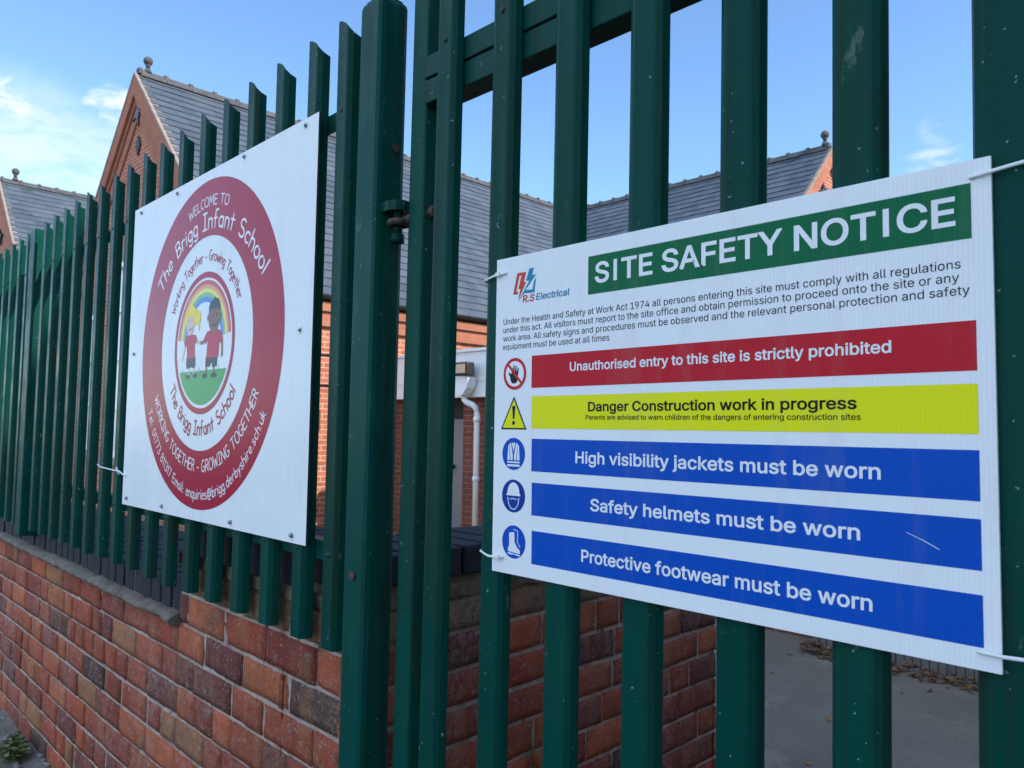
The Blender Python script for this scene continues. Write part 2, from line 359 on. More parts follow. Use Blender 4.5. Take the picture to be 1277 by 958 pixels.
# ------------------------------------------------------------------ near brickwork
BC = [((.45, .118, .052), 24), ((.37, .085, .046), 34), ((.27, .062, .042), 24), ((.155, .052, .048), 10), ((.36, .17, .08), 4), ((.085, .055, .05), 3), ((.48, .15, .07), 8)]
def bcol(rng, dark=1):
    c = rng.choices([x[0] for x in BC], [x[1] for x in BC])[0]; f = rng.uniform(.85, 1.15)*dark
    return (c[0]*f*1.2, c[1]*f*1.0, c[2]*f*.85)
def brickface(mb, org, U, Nn, length, zb, zt, course, rng, fine=.028, first_up=True, hires=lambda u: True, dark=1, tan_top=False):
    """individual bricks on the face: org at u=0, U along the wall, Nn outward; z courses counted down from zt"""
    U = Vector(U); Nn = Vector(Nn); org = Vector(org)
    nrow = int((zt-zb)/course)+1
    for r in range(nrow):
        z1 = zt - r*course; z0 = max(z1-course, zb-.02)
        j = .0050+rng.uniform(-.0012, .0020)
        u = 0.0; kind = r % 2
        seq = [0] if kind == 0 else [1]
        while u < length-.02:
            t = rng.random()
            if u == 0: ln = .103 if kind else .214
            else: ln = .214 if t < .64 else (.103 if t < .95 else .16)
            ln *= rng.uniform(.96, 1.03)
            if length-(u+ln) < .05: ln = length-u
            a0, a1, b0, b1 = u+(.0 if u == 0 else j), min(u+ln, length)-(j if u+ln < length-.001 else 0), z0+j, z1-j
            col = bcol(rng, dark); hi = hires(u)
            if tan_top and r == 0: col = tuple(x*rng.uniform(.8, 1.15) for x in (.30, .19, .10))
            nx = max(2, int((a1-a0)/fine)+1) if hi else 2; nz = 4 if hi else 2
            off = rng.uniform(-.0004, .0028); ti = rng.uniform(-.004, .004); tz = rng.uniform(-.003, .003); sd = rng.uniform(0, 99)
            grid = []
            for jz in range(-1, nz+2):
                row = []
                for ix in range(-1, nx+2):
                    edge = ix in (-1, nx+1) or jz in (-1, nz+1)
                    fx = min(max(ix/nx, 0), 1); fz = min(max(jz/nz, 0), 1)
                    uu = a0+(a1-a0)*fx; zz = b0+(b1-b0)*fz + tz*(fx-.5)
                    p = Vector((uu*7, zz*7, sd))
                    if hi:
                        uu += noise.noise(p*6)*.0020; zz += noise.noise(p*6+Vector((5, 9, 2)))*.0018
                    d = off+ti*(fx-.5)+noise.noise(p*5)*.0016 if hi else off
                    inner = ix in (0, nx) or jz in (0, nz)
                    if inner: d -= .0022+ (abs(noise.noise(p*9))*.0035 if hi else 0)
                    if edge: d = -.016
                    row.append(mb.bm.verts.new(org+U*uu+Nn*d+Vector((0, 0, zz))))
                grid.append(row)
            for jz in range(len(grid)-1):
                for ix in range(len(grid[0])-1):
                    f = mb.bm.faces.new([grid[jz][ix], grid[jz][ix+1], grid[jz+1][ix+1], grid[jz+1][ix]]); f.smooth = True
                    for l in f.loops: l[mb.cl] = (*col, 1)
            u += ln
def mortarface(mb, org, U, Nn, u0, u1, z0, z1, step, amp=.0024, rec=.0056):
    U = Vector(U); Nn = Vector(Nn); org = Vector(org)
    nx = max(2, int((u1-u0)/step)); nz = max(2, int((z1-z0)/min(step, .05)))
    g = []
    for j in range(nz+1):
        row = []
        for i in range(nx+1):
            u = u0+(u1-u0)*i/nx; z = z0+(z1-z0)*j/nz
            d = -rec + noise.noise(Vector((u*38, z*38, 3)))*amp + noise.noise(Vector((u*9, z*9, 8)))*amp*.8
            row.append(mb.bm.verts.new(org+U*u+Nn*d+Vector((0, 0, z))))
        g.append(row)
    for j in range(nz):
        for i in range(nx):
            f = mb.bm.faces.new([g[j][i], g[j][i+1], g[j+1][i+1], g[j+1][i]]); f.smooth = True
YW = .840                      # front face of the wall
PX0, PX1 = -2.10, -1.30        # the pier
CH = .0815
zt = Z(-.364)
# --- pier with return wall
pier = empty('brick_pier', (PX1, YW, 0), 'weathered red brick gate pier and return wall beside the gate post, capped in blue brick', 'brick wall')
def loc(o, root): o.location = -Vector(root.location); return o
rng = random.Random(5)
b = MB().colour()
brickface(b, (PX1, YW, 0), (-1, 0, 0), (0, -1, 0), PX1-PX0, -.11, zt, CH, rng, tan_top=True)
brickface(b, (PX1, YW, 0), (0, 1, 0), (1, 0, 0), 2.215-YW, 0, zt, CH, random.Random(8), .045, dark=.92, tan_top=True)
brickface(b, (PX1-.25, 2.215, 0), (1, 0, 0), (0, 1, 0), .25, 0, zt, CH, random.Random(9), .08)
brickface(b, (PX1-.25, YW, 0), (0, 1, 0), (-1, 0, 0), 2.215-YW, 0, zt, CH, random.Random(10), .1, hires=lambda u: False)
loc(b.build('brickwork', M['brick'], pier, recalc=False), pier)
b = MB()
mortarface(b, (PX1, YW, 0), (-1, 0, 0), (0, -1, 0), .004, PX1-PX0, -.1, zt, .011)
mortarface(b, (PX1, YW, 0), (0, 1, 0), (1, 0, 0), .004, 2.21-YW, 0, zt, .02)
mortarface(b, (PX1-.25, 2.215, 0), (1, 0, 0), (0, 1, 0), .004, .246, 0, zt, .03)
mortarface(b, (PX1-.25, YW, 0), (0, 1, 0), (-1, 0, 0), .004, 2.21-YW, 0, zt, .05)
b.box((PX0+.002, YW+.012, -.1), (PX1-.012, 1.19, zt-.004)); b.box((PX1-.238, 1.1, .0), (PX1-.014, 2.20, zt-.006))
loc(b.build('mortar', M['mortar'], pier, recalc=False), pier)
# khaki bed + brick-on-edge coping
b = MB(); rg = random.Random(3)
def lumpy(b, x0, x1, y0, y1, z0, z1, n, seed, amp=.006):
    # box-like bed whose outer faces are lumpy
    m0 = b.bm
    g = bmesh.ops.create_grid(m0, x_segments=1, y_segments=1, size=.5)
    bmesh.ops.delete(m0, geom=g['verts'], context='VERTS')
    tmp = MB(); tmp.box((x0, y0, z0), (x1, y1, z1))
    lx, ly, lz = x1-x0, y1-y0, z1-z0
    st = n
    for ax, ln in ((0, lx), (1, ly), (2, lz)):
        c = int(ln/st)
        for i in range(1, c+1):
            co = [x0, y0, z0]; co[ax] += ln*i/(c+1); no = [0, 0, 0]; no[ax] = 1
            bmesh.ops.bisect_plane(tmp.bm, geom=tmp.bm.verts[:]+tmp.bm.edges[:]+tmp.bm.faces[:], plane_co=co, plane_no=no)
    for v in tmp.bm.verts:
        p = v.co*30+Vector((seed, 0, 0))
        v.co += noise.noise_vector(p)*amp + noise.noise_vector(p*.3)*amp*.7
    me = bpy.data.meshes.new('t'); tmp.bm.to_mesh(me); tmp.bm.free(); m0.from_mesh(me); bpy.data.meshes.remove(me)
lumpy(b, PX0-.004, PX1+.006, YW-.006, 1.15, zt-.004, Z(-.338), .02, 4)
lumpy(b, PX1-.25, PX1+.006, 1.15, 2.215, zt-.003, Z(-.338), .03, 7)
loc(b.build('coping_bed', M['khaki'], pier), pier)
b = MB(); zc = Z(-.258); zc0 = Z(-.349)
u = PX0
while u < PX1-.27:
    b.box((u+.003, YW+.004+rg.uniform(-.002, .002), zc0+.004), (u+.070, 1.075, zc+rg.uniform(-.002, .002)), bevel=.005); u += .075
u = YW+.006
while u < 2.19:
    b.box((PX1-.257+rg.uniform(-.002, .002), u, Z(-.322)), (PX1+.004+rg.uniform(-.0015, .0015), u+.066, zc+rg.uniform(-.0015, .0015)), bevel=.005); u += .0735
loc(b.build('coping', M['blue_brick'], pier), pier)
b = MB(); b.box((PX0+.006, YW+.010, Z(-.34)), (PX1-.01, 1.06, zc-.006)); b.box((PX1-.25, YW+.014, Z(-.34)), (PX1-.006, 2.19, zc-.005))
loc(b.build('coping_joints', M['khaki'], pier), pier)

# --- lower wall
LX = -12.0
wall = empty('brick_wall', (PX0, YW, 0), 'weathered red brick boundary wall with a cement ledge under dark coping bricks', 'brick wall')
zt2 = zt-2*CH
rng = random.Random(21)
b = MB().colour()
brickface(b, (PX0, YW, 0), (-1, 0, 0), (0, -1, 0), PX0-LX, -.11, zt2, CH, rng, .032, hires=lambda u: u < 2.6)
loc(b.build('brickwork', M['brick'], wall, recalc=False), wall)
b = MB()
mortarface(b, (PX0, YW, 0), (-1, 0, 0), (0, -1, 0), .0, 2.2, -.1, zt2, .014)
mortarface(b, (PX0, YW, 0), (-1, 0, 0), (0, -1, 0), 2.2, PX0-LX, -.1, zt2, .05)
b.box((LX, YW+.012, -.1), (PX0-.002, 1.24, zt2-.003))
loc(b.build('mortar', M['mortar'], wall, recalc=False), wall)
b = MB()
def ledge(b, x0, x1, step):
    n = int((x1-x0)/step); prof = [(YW+.05, zt2-.002), (YW-.008, zt2-.003), (YW-.022, zt2+.003), (YW-.025, zt2+.010), (YW-.023, zt2+.017), (YW-.012, zt2+.023), (YW+.004, zt2+.028), (YW+.03, zt2+.031)]
    rows = []
    for i in range(n+1):
        x = x0+(x1-x0)*i/n; row = []
        for j, (y, z) in enumerate(prof):
            p = Vector((x*22, y*22, z*22)); nv = noise.noise_vector(p*1.3)*.0045+noise.noise_vector(p*5)*.0035 + noise.noise_vector(p*.3)*.006
            if j == 0: nv *= .1
            row.append(b.bm.verts.new((x, y+nv.y, z+nv.z)))
        rows.append(row)
    for A, B in zip(rows, rows[1:]):
        for j in range(len(prof)-1):
            f = b.bm.faces.new([A[j], B[j], B[j+1], A[j+1]]); f.smooth = True
    b.bm.faces.new(rows[-1])
ledge(b, -6, PX0-.002, .012); ledge(b, LX, -6.0, .06)
loc(b.build('cement_ledge', M['cement'], wall), wall)
b = MB(); u = PX0; zl = Z(-.42)
while u > LX:
    b.box((u-.070, YW+.008+rg.uniform(-.003, .003), zt2+.008), (u-.004, 1.05, zl+rg.uniform(-.003, .003)), bevel=.004 if u > -6 else 0)
    u -= .0755
u = PX0
for yy in (1.055, 1.155):
    u = PX0
    while u > LX:
        b.box((u-.226, yy, zt2+.01), (u-.004, yy+.095, zl+rg.uniform(-.003, .003)), bevel=.004 if u > -6 else 0); u -= .232
loc(b.build('coping', M['blue_brick'], wall), wall)
b = MB(); b.box((LX, YW+.0135, zt2+.004), (PX0-.002, 1.24, zl-.006)); loc(b.build('coping_joints', M['cement'], wall), wall)

# ------------------------------------------------------------------ palisade pales
PW = .0585
def pale_mesh(name, zbot, ztop, wd, deep=1.0):
    """W-profile pale: front at y=0, goes back .016; x centred"""
    h = wd/2
    prof = [(-h, .015), (-h+.004, .006), (-h+.0105, .0008), (-h*.5, 0), (-h*.2, .0003), (h*.2, .0003), (h*.5, 0), (h-.0105, .0008), (h-.004, .006), (h, .015)]
    prof = [(x, y*deep) for x, y in prof]; t = .0026
    b = MB(); n = len(prof)
    def zt_(x):
        s = (x+h)/(2*h)               # 0 left .. 1 right: high left shoulder, rounded fall to the right
        return ztop - (.040*max(0, (s-.2)/.8)**2.0 + (.004*((.2-s)/.2)**2 if s < .2 else 0))
    zz = [zbot, zbot+.3, zbot+.6, zbot+.9]
    Fv, Bv = [], []
    for (x, y) in prof:
        cf = [b.bm.verts.new((x, y, z)) for z in zz]+[b.bm.verts.new((x, y, zt_(x)))]
        cb_ = [b.bm.verts.new((x, y+t, z)) for z in zz]+[b.bm.verts.new((x, y+t, zt_(x)))]
        Fv.append(cf); Bv.append(cb_)
    m_ = len(Fv[0])
    for i in range(n-1):
        for j in range(m_-1):
            b.bm.faces.new([Fv[i][j], Fv[i+1][j], Fv[i+1][j+1], Fv[i][j+1]])
            b.bm.faces.new([Bv[i][j], Bv[i][j+1], Bv[i+1][j+1], Bv[i+1][j]]).smooth = True
        b.bm.faces.new([Fv[i][0], Bv[i][0], Bv[i+1][0], Fv[i+1][0]]); b.bm.faces.new([Fv[i][-1], Fv[i+1][-1], Bv[i+1][-1], Bv[i][-1]])
    for j in range(m_-1):
        b.bm.faces.new([Fv[0][j], Fv[0][j+1], Bv[0][j+1], Bv[0][j]]); b.bm.faces.new([Fv[-1][j], Bv[-1][j], Bv[-1][j+1], Fv[-1][j+1]])
    return b
def bolt_mesh(b, x, y, z, r=.0065):
    b.ball((x, y, z), r, 8); return b
FX0 = -1.2945; FY = .7945
fence = empty('palisade_fence', (FX0, FY, Z(-.42)), 'long green steel palisade fence with round topped pales bolted in front of the brick wall', 'fence')
fz = fence.location.z
p0 = pale_mesh('pale', Z(-.42)-fz, Z(.812)-fz, PW, 1.4).build('pale', M['green'], fence)
for zb in (.627, -.243):
    bb = MB(); bolt_mesh(bb, 0, -.001+.005, Z(zb)-fz); bb.build('bolt', M['bolt'], p0)
xs_p = [-1.4115-.1375*k for k in range(58)]
post_xs = [-3.63, -6.24, -8.85]
for x in xs_p:
    if any(abs(x-px) < .055 for px in post_xs): continue
    q = dup(p0, fence, (x-FX0+random.uniform(-.0015, .0015), 0, random.uniform(-.003, .003)))
    q.rotation_euler = (0, R(random.uniform(-.12, .12)), R(random.uniform(-1.2, 1.2)))
for za, zb in ((.608, .646), (-.262, -.224)):
    b = MB(); b.box((-9.4-FX0, FY+.0245-FY, Z(za)-fz), (-1.222-FX0, FY+.029-FY, Z(zb)-fz)); b.box((-9.4-FX0, .0295, Z(zb)-.005-fz), (-1.222-FX0, .06, Z(zb)-fz-.0005))
    b.build('rail', M['green'], fence)
for i, px in enumerate(post_xs):
    b = MB(); b.box((px-.042-FX0, -.008, Z(-.455)-fz), (px+.042-FX0, .075, Z(.80)-fz), bevel=.006); b.build('post', M['green_post'], fence)

# ------------------------------------------------------------------ gate post
gp = empty('gate_post', (-1.199, .785, 0), 'thick square green steel gate post with scuffed paint between the fence and the gate', 'post')
b = MB(); b.box((-.037, 0, -.12), (.037, .064, Z(.806)), bevel=.011); b.build('shaft', M['green_post'], gp); gp.rotation_euler = (0, R(.35), 0)
b = MB(); b.prism([(-.026, .009, 0), (.026, .009, 0), (.028, .032, 0), (.026, .055, 0), (-.026, .055, 0), (-.028, .032, 0)], (0, 0, Z(.806)-.001), (0, 0, .006)); b.build('cap', M['green_post'], gp)
b = MB(); zh = Z(.405)
pl = [(.0372, .012, 0), (.060, .010, 0), (.076, .016, 0), (.083, .030, 0), (.080, .046, 0), (.068, .056, 0), (.0372, .058, 0)]
b.prism(pl, (0, 0, zh-.011), (0, 0, .018)); b.tube([(.062, .032, zh-.06), (.062, .032, zh-.012)], .0085, 12); b.tube([(.062, .032, zh-.068), (.062, .032, zh-.052)], .0125, 6)
b.build('hinge_bracket', M['green_old'], gp)
b = MB(); b.tube([(.0375, .038, Z(.52)), (.0415, .038, Z(.52))], .0075, 8); b.tube([(-.0, -.0035, Z(-.265)), (0, .002, Z(-.265))], .0085, 8); b.build('bolt', M['rust'], gp)

# ------------------------------------------------------------------ gate
GY = .7935
gate = empty('palisade_gate', (-1.0905, GY, .06), 'green steel palisade gate hung on the post, carrying the safety notice', 'gate')
gz = gate.location.z; gate.rotation_euler = (0, R(.55), 0)      # the old gate hangs a little out of plumb
b = MB(); b.box((-.029, .028, 0), (.017, .076, Z(.83)-gz), bevel=.005); b.build('stile', M['green_old'], gate)
gc = [-.974, -.836, -.7015, -.5684, -.4353, -.3020, -.1685, -.035, .0985, .232]
gpale = pale_mesh('pale', .02, Z(.80)-gz, .0575).build('pale', M['green'], gate); gpale.location = (gc[0]+1.073, 0, 0)
for zb in (.655, -.86):
    bb = MB(); bolt_mesh(bb, .0, .004, Z(zb)-gz, .0075); bb.build('bolt', M['bolt'], gpale)
for x in gc[1:]:
    q = dup(gpale, gate, (x+1.073, random.uniform(-.0008, .0008), random.uniform(-.004, .004))); q.rotation_euler = (0, 0, R(random.uniform(-1, 1)))
b = MB(); b.box((.018, .0195, Z(.618)-gz), (1.42, .068, Z(.658)-gz), bevel=.002); b.box((.0185, .0215, Z(.573)-gz), (1.42, .066, Z(.6155)-gz), bevel=.002); b.build('rail', M['green'], gate)
b = MB(); b.box((.0185, .0195, Z(-.90)-gz), (1.42, .066, Z(-.82)-gz), bevel=.002); b.build('rail', M['green'], gate)
b = MB(); b.box((1.421, .028, 0), (1.474, .082, Z(.83)-gz), bevel=.005); b.build('stile', M['green_old'], gate)
b = MB()
zr_ = Z(.372)-gz
for k in range(16):
    a0, a1 = 2*math.pi*k/16, 2*math.pi*(k+1)/16
cx_, cy_ = -1.121+1.073, .817-GY
b.tube([(cx_+.0155*math.cos(2*math.pi*k/16), cy_+.0155*math.sin(2*math.pi*k/16), zr_) for k in range(17)], .0068, 8)
b.tube([(cx_+.015, cy_, zr_+.002), (-.028, .04, zr_+.006)], .008, 8); he = b.build('hinge_eye', M['rust'], gate)
b = MB(); b.tube([(.0165, .045, zr_+.012), (.046, .045, zr_+.012)], .0065, 8); b.tube([(.0175, .045, zr_+.012), (.034, .045, zr_+.012)], .012, 6); b.build('nut', M['rust'], he)
# latch-side post, outside the picture
lp = empty('gate_post', (.49, .785, 0), 'square green steel gate post at the right end of the gate', 'post')
b = MB(); b.box((-.037, 0, -.12), (.037, .078, Z(.80)), bevel=.011); b.build('shaft', M['green_post'], lp)

# ------------------------------------------------------------------ flat print helper
def new_mesh_obj(name, bm, m, parent, loc):
    me = bpy.data.meshes.new(name); bm.to_mesh(me); bm.free(); me.materials.append(m)
    o = bpy.data.objects.new(name, me); COL.objects.link(o); o.parent = parent; o.location = loc; return o
def deco(parent, name, m, polys, lift, flipy=True):
    """polygons in mm on the sign's face (x right, y as given: down when flipy); lift in mm towards the viewer"""
    bm = bmesh.new()
    for i, p in enumerate(polys):
        f = bm.faces.new([bm.verts.new((x/1000, -(lift+i*.012)/1000, (-y if flipy else y)/1000)) for x, y in p])
        f.normal_update()
        if f.normal.y > 0: f.normal_flip()
    bmesh.ops.triangulate(bm, faces=bm.faces[:])
    return new_mesh_obj(name, bm, m, parent, (0, 0, 0))
def circ(cx, cy, rx, ry=None, n=64, a0=0, a1=360):
    ry = ry or rx; m_ = n if a1-a0 >= 360 else n+1
    return [(cx+rx*math.cos(R(a0+(a1-a0)*i/n)), cy+ry*math.sin(R(a0+(a1-a0)*i/n))) for i in range(m_)]
def ring(cx, cy, r0, r1, n=96, a0=0, a1=360):
    q = []
    for i in range(n):
        a, c = R(a0+(a1-a0)*i/n), R(a0+(a1-a0)*(i+1)/n)
        q.append([(cx+r0*math.cos(a), cy+r0*math.sin(a)), (cx+r1*math.cos(a), cy+r1*math.sin(a)), (cx+r1*math.cos(c), cy+r1*math.sin(c)), (cx+r0*math.cos(c), cy+r0*math.sin(c))])
    return q
def deco_ring(parent, name, m, q, lift, flipy=True):
    bm = bmesh.new()
    for p in q:
        f = bm.faces.new([bm.verts.new((x/1000, -lift/1000, (-y if flipy else y)/1000)) for x, y in p]); f.normal_update()
        if f.normal.y > 0: f.normal_flip()
    return new_mesh_obj(name, bm, m, parent, (0, 0, 0))
import os
FONT = None
try:
    fp = os.path.join(bpy.utils.resource_path('LOCAL'), 'datafiles', 'fonts', 'Inter.woff2')
    if os.path.exists(fp): FONT = bpy.data.fonts.load(fp)
except Exception: FONT = None
from mathutils.geometry import interpolate_bezier, delaunay_2d_cdt
def area2(p): return sum(p[i].x*p[(i+1) % len(p)].y-p[(i+1) % len(p)].x*p[i].y for i in range(len(p)))/2
def inside(q, p):
    c = False; n = len(p)
    for i in range(n):
        a, b = p[i], p[i-1]
        if (a.y > q.y) != (b.y > q.y) and q.x < (b.x-a.x)*(q.y-a.y)/(b.y-a.y)+a.x: c = not c
    return c
def winding(q, p):
    n = len(p); w_ = 0
    for i in range(n):
        a, b = p[i-1], p[i]
        if (a.y <= q.y) != (b.y <= q.y):
            x = a.x+(q.y-a.y)/(b.y-a.y)*(b.x-a.x)
            if x > q.x: w_ += 1 if b.y > a.y else -1
    return w_
def glyph_polys(body):
    cu = bpy.data.curves.new('t', 'FONT'); cu.body = body; cu.size = 1
    if FONT: cu.font = FONT
    ob = bpy.data.objects.new('t', cu); COL.objects.link(ob); bpy.context.view_layer.update()
    cc = ob.to_curve(bpy.context.evaluated_depsgraph_get()); P = []
    for sp in cc.splines:
        bp = sp.bezier_points; n = len(bp); pts = []
        for i in range(n):
            A0, B0 = bp[i], bp[(i+1) % n]
            straight = (A0.handle_right-A0.co).length < 1e-5 or A0.handle_right_type == 'VECTOR' and B0.handle_left_type == 'VECTOR'
            if straight: pts.append(Vector(A0.co[:2]))
            else: pts += [Vector(v[:2]) for v in interpolate_bezier(A0.co, A0.handle_right, B0.handle_left, B0.co, 6)[:-1]]
        q = [p for i, p in enumerate(pts) if (p-pts[i-1]).length > 1e-5]
        if len(q) > 2: P.append(q)
    ob.to_curve_clear(); bpy.data.objects.remove(ob); bpy.data.curves.remove(cu)
    for i, q in enumerate(P):              # plain capital I without the interface font's serifs
        xs_ = sorted({round(v.x, 3) for v in q}); ys_ = [v.y for v in q]
        if len(q) == 12 and len(xs_) == 4 and sum(abs(v.x-xs_[0]) < .002 for v in q) == 4 and sum(abs(v.x-xs_[3]) < .002 for v in q) == 4:
            a, b, y0, y1 = xs_[1], xs_[2], min(ys_), max(ys_); r_ = [Vector((a, y0)), Vector((b, y0)), Vector((b, y1)), Vector((a, y1))]
            P[i] = r_ if area2(r_)*area2(q) > 0 else r_[::-1]
    big = max(P, key=lambda p: abs(area2(p))); sg = 1 if area2(big) > 0 else -1
    outs = [p for p in P if area2(p)*sg > 0]; holes = [p for p in P if area2(p)*sg < 0]
    return [(o_, [h for h in holes if inside(h[0], o_) and inside(h[len(h)//2], o_)]) for o_ in outs], sg
_cap = []
def text(parent, name, body, m, x0, x1, base, cap, lift, bold=0.0, shear=0):
    """lettering fitted between x0 and x1 (mm) on its baseline; bold: stroke thickening as a share of the cap height"""
    if not _cap:
        q, _ = glyph_polys('H'); ys_ = [v.y for o_, h in q for v in o_]; _cap.extend((min(ys_), max(ys_)))
    lo, hi = _cap; ch = hi-lo
    polys, sg = glyph_polys(body)
    sets = [[o_]+h for o_, h in polys]; hw = bold*ch
    xs_ = [v.x for st in sets for v in st[0]]; a, c = min(xs_)-hw, max(xs_)+hw; kx = (x1-x0)/(c-a)
    bm = bmesh.new(); cnt = 0
    def put(v, l_):
        y = (v.y-lo)*s; return bm.verts.new(((x0+(v.x-a)*kx+shear*y)/1000, -l_/1000, -(base-y)/1000))
    s = cap/(hi-lo+2*hw); lo -= hw
    for st in sets:                         # stroke round every outline makes the face bolder
        if hw <= 0: break
        for r_ in st:
            n = len(r_)
            for i in range(n):
                p, q, pp, qq = r_[i], r_[(i+1) % n], r_[i-1], r_[(i+2) % n]
                d = (q-p).normalized(); nn = Vector((-d.y, d.x))*hw
                def ext(u, v): 
                    k_ = max(-.9, min(1, u.dot(v))); return hw*min(1.1, math.sqrt((1-k_)/(1+k_)))
                e0 = ext((p-pp).normalized(), d); e1 = ext(d, (qq-q).normalized()); l_ = lift+.07+(cnt % 9)*.008; cnt += 1
                f = bm.faces.new([put(p-d*e0-nn, l_), put(q+d*e1-nn, l_), put(q+d*e1+nn, l_), put(p-d*e0+nn, l_)]); f.normal_update()
                if f.normal.y > 0: f.normal_flip()
    for i, st in enumerate(sets):
        V_, E_ = [], []
        for r_ in st:
            k0 = len(V_); n = len(r_); V_ += r_; E_ += [(k0+j, k0+(j+1) % n) for j in range(n)]
        vo, _, fo, _, _, _ = delaunay_2d_cdt(V_, E_, [], 0, 1e-6)
        W_ = [put(v, lift+(i % 5)*.012) for v in vo]
        for t in fo:
            g_ = (vo[t[0]]+vo[t[1]]+vo[t[2]])/3
            if sum(winding(g_, r_) for r_ in st)*sg <= 0: continue
            f = bm.faces.new([W_[j] for j in t]); f.normal_update()
            if f.normal.y > 0: f.normal_flip()
    return new_mesh_obj(name, bm, m, parent, (0, 0, 0))

# ------------------------------------------------------------------ safety notice
SX, SZ, SW, SHH, SD = -.83307, .25656, .6512, .46332, .78816
sign = empty('safety_sign', (SX, SD, Z(SZ)), 'white plastic site safety notice with coloured bands, tied to the green gate', 'sign')
b = MB(); b.box((0, 0, -SHH), (SW, .0042, 0), bevel=.0006); b.build('panel', M['correx'], sign)
def band(name, m, x0, x1, y0, y1): return deco(sign, name, M[m], [[(x0, y0), (x1, y0), (x1, y1), (x0, y1)]], .25)
band('title_band', 'ink_green', 178.8, 634.5, 21.8, 73.4); band('red_band', 'ink_red', 76, 636.7, 149.5, 195.6); band('yellow_band', 'ink_yellow', 77, 637, 207.5, 253.4)
band('blue_band', 'ink_blue', 78, 637, 267.8, 313.7); band('blue_band', 'ink_blue', 79.3, 637.2, 329.6, 375.4); band('blue_band', 'ink_blue', 80.5, 637.4, 396.8, 443)
text(sign, 'lettering', 'SITE SAFETY NOTICE', M['ink_white'], 190.8, 621.5, 59.6, 28.0, .5, .034)
text(sign, 'lettering', 'Unauthorised entry to this site is strictly prohibited', M['ink_white'], 148.3, 563.2, 174.9, 12.4, .5, .032)
text(sign, 'lettering', 'Danger Construction work in progress', M['ink_black'], 181, 529.4, 229.8, 12.6, .5, .032)
text(sign, 'lettering', 'Parents are advised to warn children of the dangers of entering construction sites', M['ink_black'], 177.2, 533.3, 240.6, 6.2, .5, .014)
text(sign, 'lettering', 'High visibility jackets must be worn', M['ink_white'], 160, 551.7, 299, 15.8, .5, .032)
text(sign, 'lettering', 'Safety helmets must be worn', M['ink_white'], 186.5, 531.4, 360.2, 16.0, .5, .032)
text(sign, 'lettering', 'Protective footwear must be worn', M['ink_white'], 171.8, 542.4, 427.9, 16.2, .5, .032)
for body, x1, bs in (('Under the Health and Safety at Work Act 1974 all persons entering this site must comply with all regulations', 625, 100),
        ('under this act. All visitors must report to the site office and obtain permission to proceed onto the site or any', 623.5, 112.4),
        ('work area. All safety signs and procedures must be observed and the relevant personal protection and safety', 632, 125),
        ('equipment must be used at all times', 215.5, 137.6)):
    text(sign, 'lettering', body, M['ink_black'], 16.6, x1, bs, 8.5, .3, .0)
text(sign, 'lettering', 'R.S', M['ink_rust'], 55.5, 78.5, 70.6, 10.4, .3, .034, .18); text(sign, 'lettering', 'Electrical', M['ink_teal'], 82.5, 145.5, 69.8, 9.6, .3, .026, .18)
deco(sign, 'emblem', M['ink_rust'], [[(36, 57), (44.2, 25.8), (62.3, 26.4), (57.8, 40.4), (62.4, 41.4), (46.6, 66.5), (51, 50.5), (46.8, 49.5), (52.8, 30.4), (48.6, 30.2), (42.4, 53.4), (46.8, 53.6), (45.8, 57.2)]], .3)
deco(sign, 'emblem', M['ink_teal'], [[(68.6, 22.4), (77.6, 22), (74.4, 32.4), (81.8, 32.6), (61, 53), (75.6, 53.4), (78, 41.5), (82, 37.5), (79.4, 58), (58, 57.4), (46.8, 68.4), (69, 39.8), (62.2, 39.4)]], .32)
# pictograms
def disc(name, m, cx, cy, r, lift=.3): return deco(sign, name, M[m], [circ(cx, cy, r)], lift)
p = disc('prohibition_symbol', 'ink_white', 42, 174, 21); deco_ring(sign, 'prohibition_symbol', M['ink_signred'], ring(42, 174, 18.6, 23.4), .36)
hand = [(34, 184), (32.5, 178), (29, 173.5), (30.5, 171.5), (35, 174.5), (35.6, 165), (37.8, 164.8), (38.4, 172), (39.4, 161.5), (41.6, 161.3), (42, 171.5), (44, 162), (46, 162.2), (45.6, 172), (48.6, 165), (50.4, 165.8), (49, 176), (48, 184), (45, 188), (37, 188)]
deco(sign, 'prohibition_symbol', M['ink_black'], [hand], .34)
a = R(45); cxx, cyy = 42, 174; u_ = (math.cos(a), math.sin(a)); n_ = (-u_[1], u_[0])
deco(sign, 'prohibition_symbol', M['ink_signred'], [[(cxx+s*20*u_[0]+t*2*n_[0], cyy+s*20*u_[1]+t*2*n_[1]) for s, t in ((-1, -1), (1, -1), (1, 1), (-1, 1))]], .42)
deco(sign, 'warning_symbol', M['ink_black'], [[(41.2, 206.8), (67.6, 255), (14.8, 255)]], .3); deco(sign, 'warning_symbol', M['ink_yellow'], [[(41.2, 211.8), (63.8, 252.8), (18.6, 252.8)]], .36)
deco(sign, 'warning_symbol', M['ink_black'], [[(38, 222), (39.5, 220.4), (43, 220.4), (44.5, 222), (43, 240), (39.5, 240)], circ(41.2, 245.6, 3)], .42)
disc('jacket_symbol', 'ink_blue', 42, 290.4, 23.2)
deco(sign, 'jacket_symbol', M['ink_white'], [[(31, 279), (36, 274.5), (36.6, 274.5), (40.6, 292), (40.6, 299.5), (29.5, 299.5)], [(53, 279), (48, 274.5), (47.4, 274.5), (43.4, 292), (43.4, 299.5), (54.5, 299.5)], [(29.3, 301.4), (54.7, 301.4), (54.7, 303.6), (29.3, 303.6)], [(29.3, 305.6), (54.7, 305.6), (55, 308.6), (29, 308.6)], [(38.2, 274.5), (45.8, 274.5), (42, 287)]], .36)
